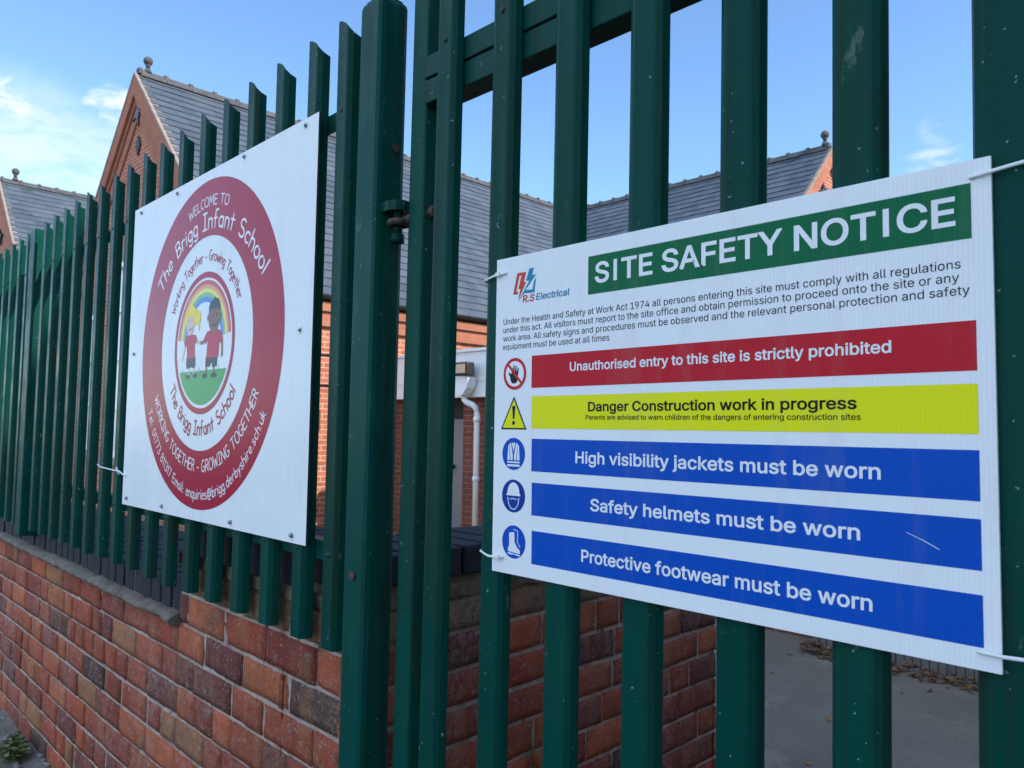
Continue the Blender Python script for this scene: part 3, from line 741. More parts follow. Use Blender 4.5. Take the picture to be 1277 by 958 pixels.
deco(sign, 'jacket_symbol', M['ink_blue'], [[(33.6, 279), (34.6, 278), (36, 299.6), (34.6, 299.6)], [(50.4, 279), (49.4, 278), (48, 299.6), (49.4, 299.6)]], .44)
disc('helmet_symbol', 'ink_navy', 43, 351, 23.6)
deco(sign, 'helmet_symbol', M['ink_white'], [circ(43, 347, 12.2, 15.5, 32, 180, 360)+[(57, 348.2), (57, 350.6), (29, 350.6), (29, 348.2)]], .36)
fc = [(30.5, 353), (33, 363), (37.5, 369), (43, 371), (48.5, 369), (53, 363), (55.5, 353), (50, 355.5), (43, 353.8), (36, 355.5)]
deco(sign, 'helmet_symbol', M['ink_white'], [fc], .36); deco(sign, 'helmet_symbol', M['ink_navy'], [[(43+(x-43)*.86, 361.5+(y-361.5)*.86) for x, y in fc]], .44)
disc('boot_symbol', 'ink_blue', 45, 416.5, 23.6)
bt = [(35.5, 404), (46, 402.4), (47, 417), (52, 423.5), (57.4, 427.2), (58, 432.5), (34, 430.6), (33.4, 427), (36.2, 421)]
deco(sign, 'boot_symbol', M['ink_white'], [bt, [(33.4, 432), (58, 434), (58, 435.6), (50, 435.4), (49.4, 434.4), (42, 434.2), (41.4, 435), (33.4, 434)]], .36)
deco(sign, 'boot_symbol', M['ink_white'], [[(44.5, 398), (53.6, 399.8), (53, 415.5), (58.6, 423), (57.8, 423.6), (52, 416), (52.4, 400.6), (44.4, 399)]], .36)
deco(sign, 'scratch', M['ink_white'], [[(574, 347.2), (590, 353.6), (603, 360.3), (602.8, 360.9), (589.8, 354.2), (574, 347.6)]], .6)
# cable ties
def tie(pts, label, head=None):
    b = MB(); b.tube(pts, .0019, 8, flat=.6)
    if head is not None: h_ = Vector(head); b.box(h_-Vector((.004, .003, .003)), h_+Vector((.004, .0012, .003)), bevel=.0008)
    o = b.build('cable_tie', M['tie']); return tag(o, label, 'cable tie', 'white nylon cable ties holding the safety notice')
def S3(x, y, d=0): return (SX+x/1000, SD-d/1000, Z(SZ)-y/1000)
tie([S3(22, 23, -3), S3(22, 23, 1.6), S3(17, 23.1, 2.6), S3(2, 23.4, 2.2), S3(-8, 24.3, 1.2), S3(-31, 26.5, -4), S3(-34, 27.6, -12), S3(-33, 28, -24), S3(10, 26, -26), S3(22, 24, -10)], 'white cable tie at the top left corner of the safety notice', S3(6, 23.3, 2.6))
tie([S3(24, 441, -3), S3(24, 441, 1.6), S3(18, 441.2, 2.6), S3(2, 442.4, 2.2), S3(-8, 442.6, 1.2), S3(-30, 438.6, -4), S3(-34, 437, -12), S3(-33, 437, -24), S3(10, 440, -26), S3(24, 441, -10)], 'white cable tie at the bottom left corner of the safety notice', S3(15, 441.4, 2.6))
tie([S3(634, 17, -3), S3(634, 17, 1.6), S3(640, 16.6, 3), S3(652, 15.6, 3.4), S3(664, 13.8, 2), S3(680, 11.6, 0), S3(697, 11, -6), S3(700, 11, -20), S3(650, 14, -26), S3(634, 16, -10)], 'white cable tie at the top right corner of the safety notice')
tie([S3(632.5, 446.4, -3), S3(632.5, 446.4, 1.6), S3(640, 446.6, 3), S3(652, 447, 3.4), S3(668, 446.4, 2), S3(684, 445.6, 0), S3(698, 444, -6), S3(700, 444, -20), S3(650, 446, -26), S3(632.5, 446, -10)], 'white cable tie at the bottom right corner of the safety notice')

# ------------------------------------------------------------------ welcome sign
WX, WZ, WW, WH = -1.36748, .64227, 1.05299, .87563
CX, CZ, CR = -1.89248, .20565, 411.8
ws = empty('welcome_sign', (CX, SD, Z(CZ)), 'large white school welcome board with a round maroon crest, screwed to the fence pales', 'sign')
b = MB(); b.box((WX-WW-CX, 0, WZ-WH-CZ), (WX-CX, .0045, WZ-CZ)); o = b.build('board', [M['board'], M['board_edge']], ws)
for f in o.data.polygons:
    if abs(f.normal.y) < .5: f.material_index = 1
deco_ring(ws, 'crest_ring', M['print_maroon'], ring(0, 0, 268, CR, 160), .25, False)
deco_ring(ws, 'logo_ring', M['print_maroon'], ring(0, 0, 163, 178, 120), .25, False)
for i, (r0, r1, mname) in enumerate(((146, 157, 'r_red'), (136, 146, 'r_orange'), (126, 136, 'r_yellow'), (115, 126, 'r_green'), (102, 115, 'r_blue'))):
    deco_ring(ws, 'rainbow', M['print_'+mname], ring(0, 0, r0, r1, 60, 6, 174), .25, False)
gy = -69; a_ = math.degrees(math.asin(69/155))
deco(ws, 'lawn', M['print_grass_print'], [circ(0, 0, 155, None, 60, 180+a_, 360-a_)], .25, False)
# two cartoon children
def kid(polys, base):
    for i, (nm, mn, pl) in enumerate(polys): deco(ws, nm, M['print_'+mn], pl, base+i*.1, False)
girl = [('drawn_girl', 'skin_l', [[(-107, 12), (-116, -10), (-129, -38), (-125, -42), (-108, -14), (-100, 6)], [(-48, 12), (-34, -2), (-16, 0), (-14, 7), (-32, 8), (-44, 22)], [(-84, -56), (-83, -79), (-76, -79), (-75, -56)], [(-54, -56), (-51, -78), (-44, -78), (-46, -56)]]),
    ('drawn_girl', 'shorts', [[(-98, -32), (-42, -32), (-40, -56), (-46, -61), (-70, -58), (-92, -61), (-98, -52)], circ(-86, -82, 13, 5.5, 20), circ(-40, -80, 13, 5.5, 20)]),
    ('drawn_girl', 'shirt', [[(-104, 24), (-80, 28), (-58, 25), (-42, 22), (-34, 8), (-44, 0), (-50, 8), (-46, -36), (-94, -36), (-98, 0), (-110, -4), (-116, 8)]]),
    ('drawn_girl', 'hair_y', [circ(-76, 72, 36, 29, 32), circ(-34, 66, 17, 19, 24), [(-30, 58), (-22, 52), (-24, 30), (-30, 36)], [(-106, 66), (-104, 46), (-98, 50), (-98, 70)]]),
    ('drawn_girl', 'skin_l', [circ(-80, 54, 23, 30, 32)]),
    ('drawn_girl', 'hair_y', [[(-104, 62), (-98, 82), (-80, 90), (-60, 84), (-54, 66), (-66, 76), (-84, 72), (-94, 74)]]),
    ('drawn_girl', 'p_grey', [circ(-88, 60, 2.2, 3, 10), circ(-70, 61, 2.2, 3, 10)]), ('drawn_girl', 'lip', [[(-93, 44), (-86, 38), (-78, 37), (-69, 41), (-66, 46), (-71, 43.5), (-78, 40), (-86, 41)]])]
boy = [('drawn_boy', 'skin_d', [[(100, 10), (107, -12), (106, -38), (112, -42), (117, -36), (116, -8), (110, 14)], [(22, 10), (4, -4), (-14, -4), (-16, 4), (2, 6), (18, 22)], [(22, -52), (22, -80), (30, -80), (32, -52)], [(64, -52), (66, -80), (74, -80), (74, -52)]]),
    ('drawn_boy', 'shorts', [[(20, -36), (88, -36), (86, -62), (60, -63), (54, -48), (46, -62), (20, -60)], circ(18, -83, 15, 6, 20), circ(70, -83, 16, 6, 20)]),
    ('drawn_boy', 'shirt', [[(24, 26), (60, 30), (96, 26), (110, 14), (116, -2), (100, -8), (96, 2), (92, -40), (24, -40), (28, 4), (16, -4), (6, 6)]]),
    ('drawn_boy', 'skin_d', [circ(62, 62, 34, 40, 36), circ(27, 60, 6, 8, 16), circ(97, 60, 6, 8, 16)]),
    ('drawn_boy', 'hair_d', [[(29, 72), (30, 88), (40, 99), (54, 104), (66, 110), (68, 104), (82, 104), (92, 92), (96, 74), (90, 82), (84, 76), (78, 84), (70, 77), (62, 85), (54, 76), (48, 84), (40, 76), (34, 82)]]),
    ('drawn_boy', 'hair_d', [circ(52, 64, 2.6, 4, 10), circ(76, 64, 2.6, 4, 10), [(44, 46), (54, 38), (66, 36), (78, 40), (84, 48), (76, 43), (65, 40), (54, 42)]])]
kid(girl, .45); kid(boy, .45)
deco(ws, 'drawn_grass', M['print_p_grey'], [[(-122, -69), (-118, -58), (-119, -69)], [(-126, -69), (-129, -60), (-124, -69)], [(-20, -69), (-16, -58), (-17, -69)], [(92, -69), (96, -56), (95, -69)]], .3, False)

# hand-lettered stroke alphabet (cap height 1)
def A(cx, cy, rx, ry, a0, a1, n=12): return [(cx+rx*math.cos(R(a0+(a1-a0)*i/n)), cy+ry*math.sin(R(a0+(a1-a0)*i/n))) for i in range(n+1)]
x_ = .62
GL = {
 'W': (.95, [[(0, 1), (.22, 0), (.46, .72), (.7, 0), (.93, 1)]]), 'E': (.6, [[(.55, 1), (0, 1), (.02, 0), (.58, .02)], [(0, .52), (.5, .54)]]), 'L': (.55, [[(.02, 1), (0, 0), (.55, .02)]]),
 'C': (.62, [A(.36, .5, .36, .5, 50, 312)]), 'O': (.8, [A(.4, .5, .4, .5, 90, 450, 22)]), 'M': (.85, [[(0, 0), (.12, 1), (.42, .3), (.7, 1), (.84, 0)]]), 'T': (.72, [[(0, .98), (.72, 1)], [(.36, 1), (.34, 0)]]),
 'B': (.6, [[(.05, 0), (.03, 1), (.3, 1)]+A(.3, .76, .22, .24, 90, -90, 8)+[(.05, .52)], [(.3, .52)]+A(.3, .26, .28, .26, 90, -90, 9)+[(.04, 0)]]), 'I': (.5, [[(.02, 1), (.48, 1)], [(.25, 1), (.25, 0)], [(0, 0), (.5, 0)]]),
 'S': (.62, [A(.32, .75, .27, .25, 50, 235, 10)+A(.3, .26, .29, .26, 70, -145, 12)]), 'R': (.62, [[(.03, 0), (.02, 1), (.3, 1)]+A(.3, .75, .26, .25, 90, -90, 9)+[(.04, .5)], [(.26, .5), (.62, 0)]]),
 'K': (.6, [[(.02, 1), (.02, 0)], [(.55, .95), (.04, .45), (.6, 0)]]), 'N': (.74, [[(0, 0), (.02, 1), (.7, .02), (.72, 1)]]), 'G': (.72, [A(.38, .5, .37, .5, 55, 345, 16)+[(.74, .42), (.42, .42)]]), 'H': (.7, [[(.02, 1), (.02, 0)], [(.68, 1), (.68, 0)], [(.02, .52), (.68, .52)]]),
 'h': (.5, [[(.02, 1.05), (.02, 0)], [(.02, .34)]+A(.25, .36, .23, .25, 165, 0, 9)+[(.48, 0)]]), 'e': (.54, [[(.04, .34), (.5, .38)]+A(.27, .31, .25, .3, 15, 325, 14)]), 'r': (.4, [[(.04, x_), (.04, 0)], [(.04, .36)]+A(.25, .4, .21, .21, 170, 45, 7)]),
 'i': (.14, [[(.05, .6), (.05, 0)], [(.05, .84), (.06, .9)]]), 'g': (.52, [A(.26, .31, .25, .3, 35, 330, 14), [(.49, .6), (.5, -.12)]+A(.27, -.12, .23, .2, 0, -150, 9)]), 'n': (.5, [[(.03, .6), (.03, 0)], [(.03, .34)]+A(.25, .36, .22, .24, 165, 0, 9)+[(.47, 0)]]),
 'f': (.44, [A(.34, .86, .18, .19, 60, 180, 7)+[(.16, 0)], [(0, .54), (.36, .56)]]), 'a': (.54, [A(.26, .31, .25, .3, 35, 330, 14), [(.49, .6), (.5, 0)]]), 't': (.44, [[(.2, .92), (.2, 0)], [(0, .6), (.42, .62)]]), 'c': (.48, [A(.28, .31, .26, .3, 55, 310, 12)]),
 'o': (.56, [A(.28, .31, .27, .31, 90, 450, 18)]), 'l': (.12, [[(.05, 1.05), (.05, 0)]]), 'k': (.48, [[(.03, 1.03), (.03, 0)], [(.42, .58), (.05, .26), (.46, 0)]]), 'w': (.68, [[(0, .6), (.17, 0), (.34, .46), (.51, 0), (.68, .6)]]),
 '-': (.4, [[(.03, .36), (.38, .36)]]), ' ': (.34, []), ':': (.16, [[(.06, .42), (.07, .48)], [(.06, .02), (.07, .08)]]), '.': (.16, [[(.06, .0), (.07, .06)]]), '0': (.58, [A(.29, .5, .28, .5, 90, 450, 20)]), '1': (.3, [[(.02, .8), (.2, 1), (.2, 0)]]),
 '7': (.56, [[(0, .98), (.54, 1), (.18, 0)]]), '3': (.54, [A(.24, .76, .24, .24, 140, -90, 11), A(.24, .26, .28, .26, 90, -140, 11)]), '8': (.54, [A(.27, .75, .22, .24, 90, 450, 16), A(.27, .26, .26, .26, 90, 450, 16)]), 'q': (.52, [A(.26, .31, .25, .3, 35, 330, 14), [(.49, .6), (.5, -.34)]]),
 'u': (.5, [[(.02, .6)]+A(.24, .24, .22, .24, 180, 340, 9), [(.47, .6), (.48, 0)]]), 's': (.44, [A(.22, .46, .18, .15, 45, 240, 8)+A(.2, .16, .2, .16, 70, -150, 9)]), '@': (.95, [A(.46, .4, .2, .24, 40, 330, 12)+[(.66, .62), (.66, .3), (.78, .2)]+A(.46, .4, .44, .5, -15, 300, 22)]),
 'b': (.52, [[(.03, 1.03), (.03, 0)], A(.27, .3, .23, .3, 150, -160, 14)]), 'd': (.54, [A(.26, .31, .25, .3, 35, 330, 14), [(.49, 1.04), (.5, 0)]]), 'y': (.52, [[(.02, .6), (.26, .06)], [(.5, .6), (.12, -.34)]]), 'm': (.78, [[(.03, .6), (.03, 0)], [(.03, .36)]+A(.21, .38, .18, .22, 165, 0, 7)+[(.39, 0)], [(.39, .36)]+A(.57, .38, .18, .22, 165, 0, 7)+[(.75, 0)]]),
}
def arc_text(name, body, m, cy, rad, cap, a0, a1, wt, lift, inward=False):
    """text along a circle centred (0,cy) mm; angles from the top, clockwise; inward: reads along the bottom"""
    gap = .16
    total = sum(GL[c][0]+gap for c in body)-gap
    span = R(a1-a0); s = abs(span)*rad/total          # mm per glyph unit along the arc
    sy = cap; bm = bmesh.new(); pos = 0; cnt = 0
    def place(u, v, d):
        ang = R(a0)+(1 if not inward else 1)*span*(u/total)
        rr = rad+v*sy if not inward else rad-v*sy
        return (rr*math.sin(ang)/1000, -d/1000, (cy+rr*math.cos(ang))/1000)
    asp = sy/s; hw = wt/2
    for c in body:
        wd, strokes = GL[c]
        for st in strokes:
            pts = [Vector((pos+p_[0], p_[1]*asp)) for p_ in st]     # isotropic units (u)
            pts = [p_ for i, p_ in enumerate(pts) if i == 0 or (p_-pts[i-1]).length > 1e-4]
            segs = [[pts[0]]]
            for i in range(1, len(pts)):
                segs[-1].append(pts[i])
                if 0 < i < len(pts)-1:
                    d0 = (pts[i]-pts[i-1]).normalized(); d1 = (pts[i+1]-pts[i]).normalized()
                    if d0.dot(d1) < .6: segs.append([pts[i]])
            for sg in segs:
                if len(sg) < 2: continue
                h = hw/s; d0 = (sg[1]-sg[0]).normalized(); d1 = (sg[-1]-sg[-2]).normalized()
                sg = [sg[0]-d0*h*.75]+sg[1:-1]+[sg[-1]+d1*h*.75]
                if len(sg) == 2 and (sg[1]-sg[0]).length > .3:
                    sg = [sg[0].lerp(sg[1], t/3) for t in range(4)]
                LR = []
                for i, p_ in enumerate(sg):
                    t = (sg[min(i+1, len(sg)-1)]-sg[max(i-1, 0)]).normalized(); n2 = Vector((-t.y, t.x))
                    taper = .72 if i in (0, len(sg)-1) else 1
                    dd = lift+(cnt % 6)*.03
                    LR.append((place(*((p_+n2*h*taper)[:1]), (p_+n2*h*taper)[1]/asp, dd), place(*((p_-n2*h*taper)[:1]), (p_-n2*h*taper)[1]/asp, dd)))
                cnt += 1
                vs = [(bm.verts.new(a_), bm.verts.new(b_)) for a_, b_ in LR]
                for (a_, b_), (c_, d_) in zip(vs, vs[1:]):
                    f = bm.faces.new([a_, b_, d_, c_]); f.normal_update()
                    if f.normal.y > 0: f.normal_flip()
        pos += wd+gap
    return new_mesh_obj(name, bm, m, ws, (0, 0, 0))
PWH, PMA = M['print_w_white'], M['print_maroon']
arc_text('lettering', 'WELCOME TO', PWH, 0, 345, 25, -19, 19.5, 3.3, .4)
arc_text('lettering', 'The Brigg Infant School', PWH, -86, 373, 42, -49.5, 54.5, 5.6, .4)
arc_text('lettering', 'Working Together - Growing Together', PMA, 0, 206, 26, -65, 65, 3.2, .4)
arc_text('lettering', 'The Brigg Infant School', PMA, 0, 229, 33, -119.5+360, 123, 5.4, .4, True)
arc_text('lettering', 'WORKING TOGETHER - GROWING TOGETHER', PWH, 24, 343, 28, -117.5+360, 117, 3.6, .4, True)
arc_text('lettering', 'Tel: 01773 811317 Email: enquiries@brigg.derbyshire.sch.uk', PWH, 0, 386, 25, -116+360, 117.5, 3.2, .4, True)
for sx_, sy_ in ((-483, 1), (-490, -419), (-220, -421), (191, -424), (470, -424), (476, -7), (-473, 420), (-204, 421), (192, 425), (473, 422)):
    b = MB(); b.tube([(sx_/1000, -.0002, sy_/1000), (sx_/1000, -.0022, sy_/1000)], .0062, 12); b.tube([(sx_/1000, -.002, sy_/1000), (sx_/1000, -.006, sy_/1000)], .0036, 6)
    b.build('screw', M['zinc'], ws)
# wire tie at the board's lower left corner
b = MB(); b.tube([(-2.395, .786, Z(-.150)), (-2.43, .789, Z(-.147)), (-2.47, .792, Z(-.140)), (-2.52, .7935, Z(-.140)), (-2.64, .7935, Z(-.136)), (-2.70, .80, Z(-.13))], .0022, 6)
b.tube([(-2.47, .792, Z(-.150)), (-2.49, .790, Z(-.13))], .0026, 6)
o = b.build('cable_tie', M['tie']); tag(o, 'thin pale wire tie beside the lower left corner of the welcome board', 'wire tie')

# ------------------------------------------------------------------ school
GZ = -.42
def gable_block(name, label, xa, y0, y1, half, zr, ze, axis='Y', details=True):
    pass
def slates(mb, P00, P10, P01, P11, ncourse, rng, across=26):
    """roof slope: P00/P10 along the eave, P01/P11 along the ridge; each course a raised strip"""
    P00, P10, P01, P11 = map(Vector, (P00, P10, P01, P11)); nrm = (P10-P00).cross(P01-P00).normalized()
    if nrm.z < 0: nrm = -nrm
    for k in range(ncourse):
        t0, t1 = k/ncourse, (k+1)/ncourse+.004
        a, b_ = P00.lerp(P01, t0)+nrm*.018, P10.lerp(P11, t0)+nrm*.018; c, d = P00.lerp(P01, t1)+nrm*.002, P10.lerp(P11, t1)+nrm*.002
        nx = across; sh = .5 if k % 2 else 0
        for i in range(-1, nx):
            u0, u1 = max(0, (i+sh)/nx), min(1, (i+1+sh)/nx)
            if u1 <= u0: continue
            s = rng.uniform(.75, 1.2); col = (.064*s, .082*s, .104*s)
            j = nrm*rng.uniform(-.002, .004)
            q = [a.lerp(b_, u0)+j, a.lerp(b_, u1)+j, c.lerp(d, u1), c.lerp(d, u0)]
            mb.face(q, col)
            mb.face([q[0], q[1], q[1]-nrm*.018, q[0]-nrm*.018], (.04, .045, .055))
def ridge_line(mb, a, b_, step=.46):
    a, b_ = Vector(a), Vector(b_); d = (b_-a); n = max(1, int(d.length/step)); d.normalize(); s = d.cross(Vector((0, 0, 1)))
    for i in range(n):
        p = a+d*step*i
        pr = [s*.13+Vector((0, 0, -.10)), s*.045+Vector((0, 0, .035)), s*-.045+Vector((0, 0, .035)), s*-.13+Vector((0, 0, -.10))]
        mb.prism([tuple(x) for x in pr], p, d*(step-.012))
        pr2 = [s*.10+Vector((0, 0, -.05)), s*.06+Vector((0, 0, .065)), s*-.06+Vector((0, 0, .065)), s*-.10+Vector((0, 0, -.05))]
        mb.prism([tuple(x) for x in pr2], p-d*.035, d*.07)
def finial(mb, p, s=1):
    x, y, z = p
    mb.tube([(x, y, z), (x, y, z+.10*s)], [.10*s, .06*s], 10); mb.tube([(x, y, z+.10*s), (x, y, z+.17*s), (x, y, z+.20*s)], [.045*s, .045*s, .07*s], 10); mb.ball((x, y, z+.29*s), .105*s, 14)
def gable(mb_wall, x0, x1, y, ze, zr, nsign=-1):
    xm = (x0+x1)/2
    mb_wall.face([(x0, y, GZ), (x1, y, GZ), (x1, y, ze), (xm, y, zr), (x0, y, ze)])
def star(mb, c, r, axis):
    pts = []
    for i in range(16):
        a = 2*math.pi*i/16; rr = r*(1 if i % 4 == 0 else (.3 if i % 2 else .42)); pts.append((rr*math.cos(a+.3), rr*math.sin(a+.3)))
    if axis == 'Y': P3 = [(c[0]+u, c[1], c[2]+v_) for u, v_ in pts]; mb.prism(P3, (0, -.05, 0), (0, .05, 0))
    else: P3 = [(c[0], c[1]+u, c[2]+v_) for u, v_ in pts]; mb.prism(P3, (0, 0, 0), (.05, 0, 0))
def window(root, x0, x1, z0, z1, y, mull=1, rows=3, pane='glass'):
    f = MB(); t = .09
    f.box((x0, y-.06, z0), (x0+t, y+.06, z1)); f.box((x1-t, y-.06, z0), (x1, y+.06, z1)); f.box((x0+t+.001, y-.06, z1-t), (x1-t-.001, y+.06, z1)); f.box((x0+t+.001, y-.06, z0), (x1-t-.001, y+.06, z0+t))
    for i in range(1, mull+1):
        xm = x0+(x1-x0)*i/(mull+1); f.box((xm-.03, y-.045, z0+t+.001), (xm+.03, y+.045, z1-t-.001))
    for i in range(1, rows):
        zz_ = z0+(z1-z0)*i/rows; f.box((x0+t+.001, y-.04, zz_-.022), (x1-t-.001, y+.04, zz_+.022))
    fo = f.build('window', M['upvc'], root)
    g = MB(); g.face([(x0+.02, y+.01, z0+.02), (x1-.02, y+.01, z0+.02), (x1-.02, y+.01, z1-.02), (x0+.02, y+.01, z1-.02)]); g.build('pane', M[pane], fo)
    s = MB(); s.box((x0-.12, y-.13, z0-.12), (x1+.12, y-.003, z0-.003), bevel=.01); s.build('sill', M['verge'], fo)
    return fo
XR, HALF = -14.55, 4.42
ZR, ZE = Z(6.40), Z(2.05)
XE = XR+HALF-.10             # east wall plane
school = empty('school_building', (0, 0, 0), 'Victorian red brick school with slate roofs, a tall front gable and a cross wing behind', 'school building')
YG = 4.72; YWR = 16.72; WGX = -6.99
# walls
b = MB()
gable(b, XR-HALF+.1, XE, YG, ZE-.02, ZR-.12)
b.face([(XE, YG, GZ), (XE, 20.9, GZ), (XE, 20.9, ZE-.02), (XE, YG, ZE-.02)]); b.face([(XR-HALF+.1, YG, GZ), (XR-HALF+.1, 20.9, GZ), (XR-HALF+.1, 20.9, ZE-.02), (XR-HALF+.1, YG, ZE-.02)])
yw0, yw1 = YWR-HALF+.1, YWR+HALF-.1
b.face([(XE, yw0, GZ), (WGX, yw0, GZ), (WGX, yw0, ZE-.02), (XE, yw0, ZE-.02)]); b.face([(WGX, yw0, GZ), (WGX, yw1, GZ), (WGX, yw1, ZE-.02), (WGX, YWR, ZR-.12), (WGX, yw0, ZE-.02)])
b.face([(XR-HALF+.1, yw1, GZ), (WGX, yw1, GZ), (WGX, yw1, ZE-.02), (XR-HALF+.1, yw1, ZE-.02)])
b.build('wall', M['school_brick'], school)
# roof
b = MB().colour(); rg = random.Random(2)
OV = .10
def slopes(b, rng):
    slates(b, (XR+HALF, YG-.06, ZE-.06), (XR+HALF, 20.8, ZE-.06), (XR, YG-.06, ZR), (XR, 20.8, ZR), 27, rng, 60)
    slates(b, (XR-HALF, YG-.06, ZE-.06), (XR-HALF, 20.8, ZE-.06), (XR, YG-.06, ZR), (XR, 20.8, ZR), 27, rng, 40)
    slates(b, (XR, YWR-HALF, ZE-.06), (WGX+.06, YWR-HALF, ZE-.06), (XR, YWR, ZR), (WGX+.06, YWR, ZR), 27, rng, 34)
    slates(b, (XR-HALF, YWR+HALF, ZE-.06), (WGX+.06, YWR+HALF, ZE-.06), (XR-HALF, YWR, ZR), (WGX+.06, YWR, ZR), 27, rng, 34)
slopes(b, rg); roof = b.build('roof', M['slate'], school, recalc=False)
b = MB(); ridge_line(b, (XR, YG-.02, ZR+.03), (XR, YWR, ZR+.03)); ridge_line(b, (WGX, YWR, ZR+.03), (XR+.2, YWR, ZR+.03)); b.build('ridge_tiles', M['ridge'], roof)
b = MB(); finial(b, (XR, YG+.12, ZR+.05), .8); b.build('finial', M['ridge'], roof); b = MB(); finial(b, (WGX-.08, YWR, ZR+.05), .9); b.build('finial', M['ridge'], roof)
# verges and moulded brick arch bands
def rake(mb, xm, half, y, zr, ze, w0, w1, proud, thick=.3):
    """a band following both rakes of a gable facing -Y, between perpendicular distances w0..w1 below the roof line"""
    for sgn in (-1, 1):
        d = Vector((sgn*half, 0, ze-zr)).normalized(); n2 = Vector((-d.z*sgn, 0, d.x*sgn)); n2 = n2 if n2.z < 0 else -n2
        A0 = Vector((xm, y, zr)); ln = math.hypot(half, zr-ze)
        p = []
        for wv in (w0, w1):
            st = A0+n2*wv; t0 = (-(st.x-xm)*sgn)/(d.x*sgn); p.append((st+d*t0, st+d*ln))
        q = [p[0][0], p[0][1], p[1][1], p[1][0]]
        mb.prism([tuple(x) for x in q], (0, -proud, 0), (0, proud+.05, 0))
b = MB(); rake(b, XR, HALF, YG, ZR+.0, ZE-.05, -.004, .035, .118); b.build('verge', M['verge'], school)
b = MB(); rake(b, XR, HALF, YG, ZR, ZE-.05, .037, .30, .11); rake(b, XR, HALF, YG, ZR, ZE-.05, .302, .40, .06); rake(b, XR, HALF, YG, ZR, ZE-.05, .402, .62, .03); b.build('gable_moulding', M['mould_brick'], school)
def rakeX(mb, ym, half, x, zr, ze, w0, w1, proud):
    t = MB(); rake(t, 0, half, 0, zr, ze, w0, w1, proud); rot = Matrix.Translation((x, ym, 0)) @ Matrix.Rotation(R(90), 4, 'Z')
    bmesh.ops.transform(t.bm, matrix=rot, verts=t.bm.verts); me = bpy.data.meshes.new('t'); t.bm.to_mesh(me); t.bm.free(); mb.bm.from_mesh(me); bpy.data.meshes.remove(me)
b = MB(); rakeX(b, YWR, HALF, WGX, ZR, ZE-.05, -.004, .04, .118); b.build('verge', M['verge'], school)
b = MB(); rakeX(b, YWR, HALF, WGX, ZR, ZE-.05, .042, .30, .10); b.build('gable_moulding', M['mould_brick'], school)
b = MB(); star(b, (XR+.08, YG-.01, Z(5.62)), .27, 'Y'); b.build('tie_plate', M['iron'], school); b = MB(); star(b, (WGX+.0, YWR-.35, Z(5.35)), .24, 'X'); b.build('tie_plate', M['iron'], school)
b = MB(); b.prism([(XR+.1, YG-.01, Z(5.22)), (XR+.22, YG-.01, Z(5.04)), (XR+.1, YG-.01, Z(4.84)), (XR-.02, YG-.01, Z(5.04))], (0, -.02, 0), (0, .02, 0)); b.build('gable_stain', M['dark'], school)  # dark diamond standing in for an irregular stain on the gable brick
# eaves: corbel, gutter, pipes
b = MB(); b.box((XE+.001, YG+.01, ZE-.52), (XE+.06, yw0-.01, ZE-.30)); b.box((XE+.001, YG+.01, ZE-.298), (XE+.11, yw0-.01, ZE-.16)); b.build('eaves_corbel', M['mould_brick'], school)
def gutter(mb, a, b_):
    a, b_ = Vector(a), Vector(b_); d = b_-a; s = d.normalized().cross(Vector((0, 0, 1)))
    pr = [s*.07*math.cos(t)+Vector((0, 0, .07*math.sin(t))) for t in [math.pi+math.pi*i/8 for i in range(9)]]
    mb.prism([tuple(x) for x in pr], a, d)
b = MB(); gutter(b, (XR+HALF+.05, YG, ZE-.06), (XR+HALF+.05, yw0-.1, ZE-.06)); b.box((XE+.002, YG+.0, ZE-.158), (XE+.02, yw0, ZE-.02)); b.build('gutter', M['iron'], school)
b = MB(); gutter(b, (XE+.15, yw0-.13, ZE-.06), (WGX, yw0-.13, ZE-.06)); b.build('gutter', M['iron'], school)
for zz_ in (Z(1.12), Z(.66)):
    b = MB(); b.tube([(XE+.02, YG+.02, zz_), (XE+.02, 6.0, zz_-.02), (XE+.02, 6.85, zz_-.01)], .014, 6); b.build('cable', M['iron'], school)
b = MB(); b.box((XE+.001, 5.80, Z(-.06)), (XE+.03, 6.06, Z(.27)));
for i in range(5): b.box((XE+.0305, 5.82+.045*i, Z(-.04)), (XE+.045, 5.845+.045*i, Z(.25)))
b.build('air_vent', M['terra'], school)
# gable windows
window(school, -15.42, -13.68, Z(-.6), Z(2.95), YG-.02, 1, 4, 'blind'); window(school, -16.72, -16.12, Z(-.5), Z(2.12), YG-.02, 0, 3, 'blind'); window(school, -12.98, -12.38, Z(-.5), Z(2.12), YG-.02, 0, 3, 'blind')
b = MB()
for x0, x1, zz_ in ((-15.42, -13.68, 2.95), (-16.72, -16.12, 2.12), (-12.98, -12.38, 2.12)): b.box((x0-.15, YG-.05, Z(zz_)+.003), (x1+.15, YG+.02, Z(zz_)+.24), bevel=.01)
b.build('lintel', M['verge'], school)
def pipe_down(root, x, y, z0, z1, m='upvc'):
    b = MB(); b.tube([(x, y, z1), (x, y, z0)], .045, 10)
    z_ = z0+.3
    while z_ < z1: b.tube([(x, y, z_), (x, y, z_+.06)], .056, 10); z_ += 1.2
    return b.build('downpipe', M[m], root)
pipe_down(school, -18.35, YG-.08, GZ, Z(1.62)); pipe_down(school, XE+.08, YG+.2, GZ, ZE-.2, 'iron')
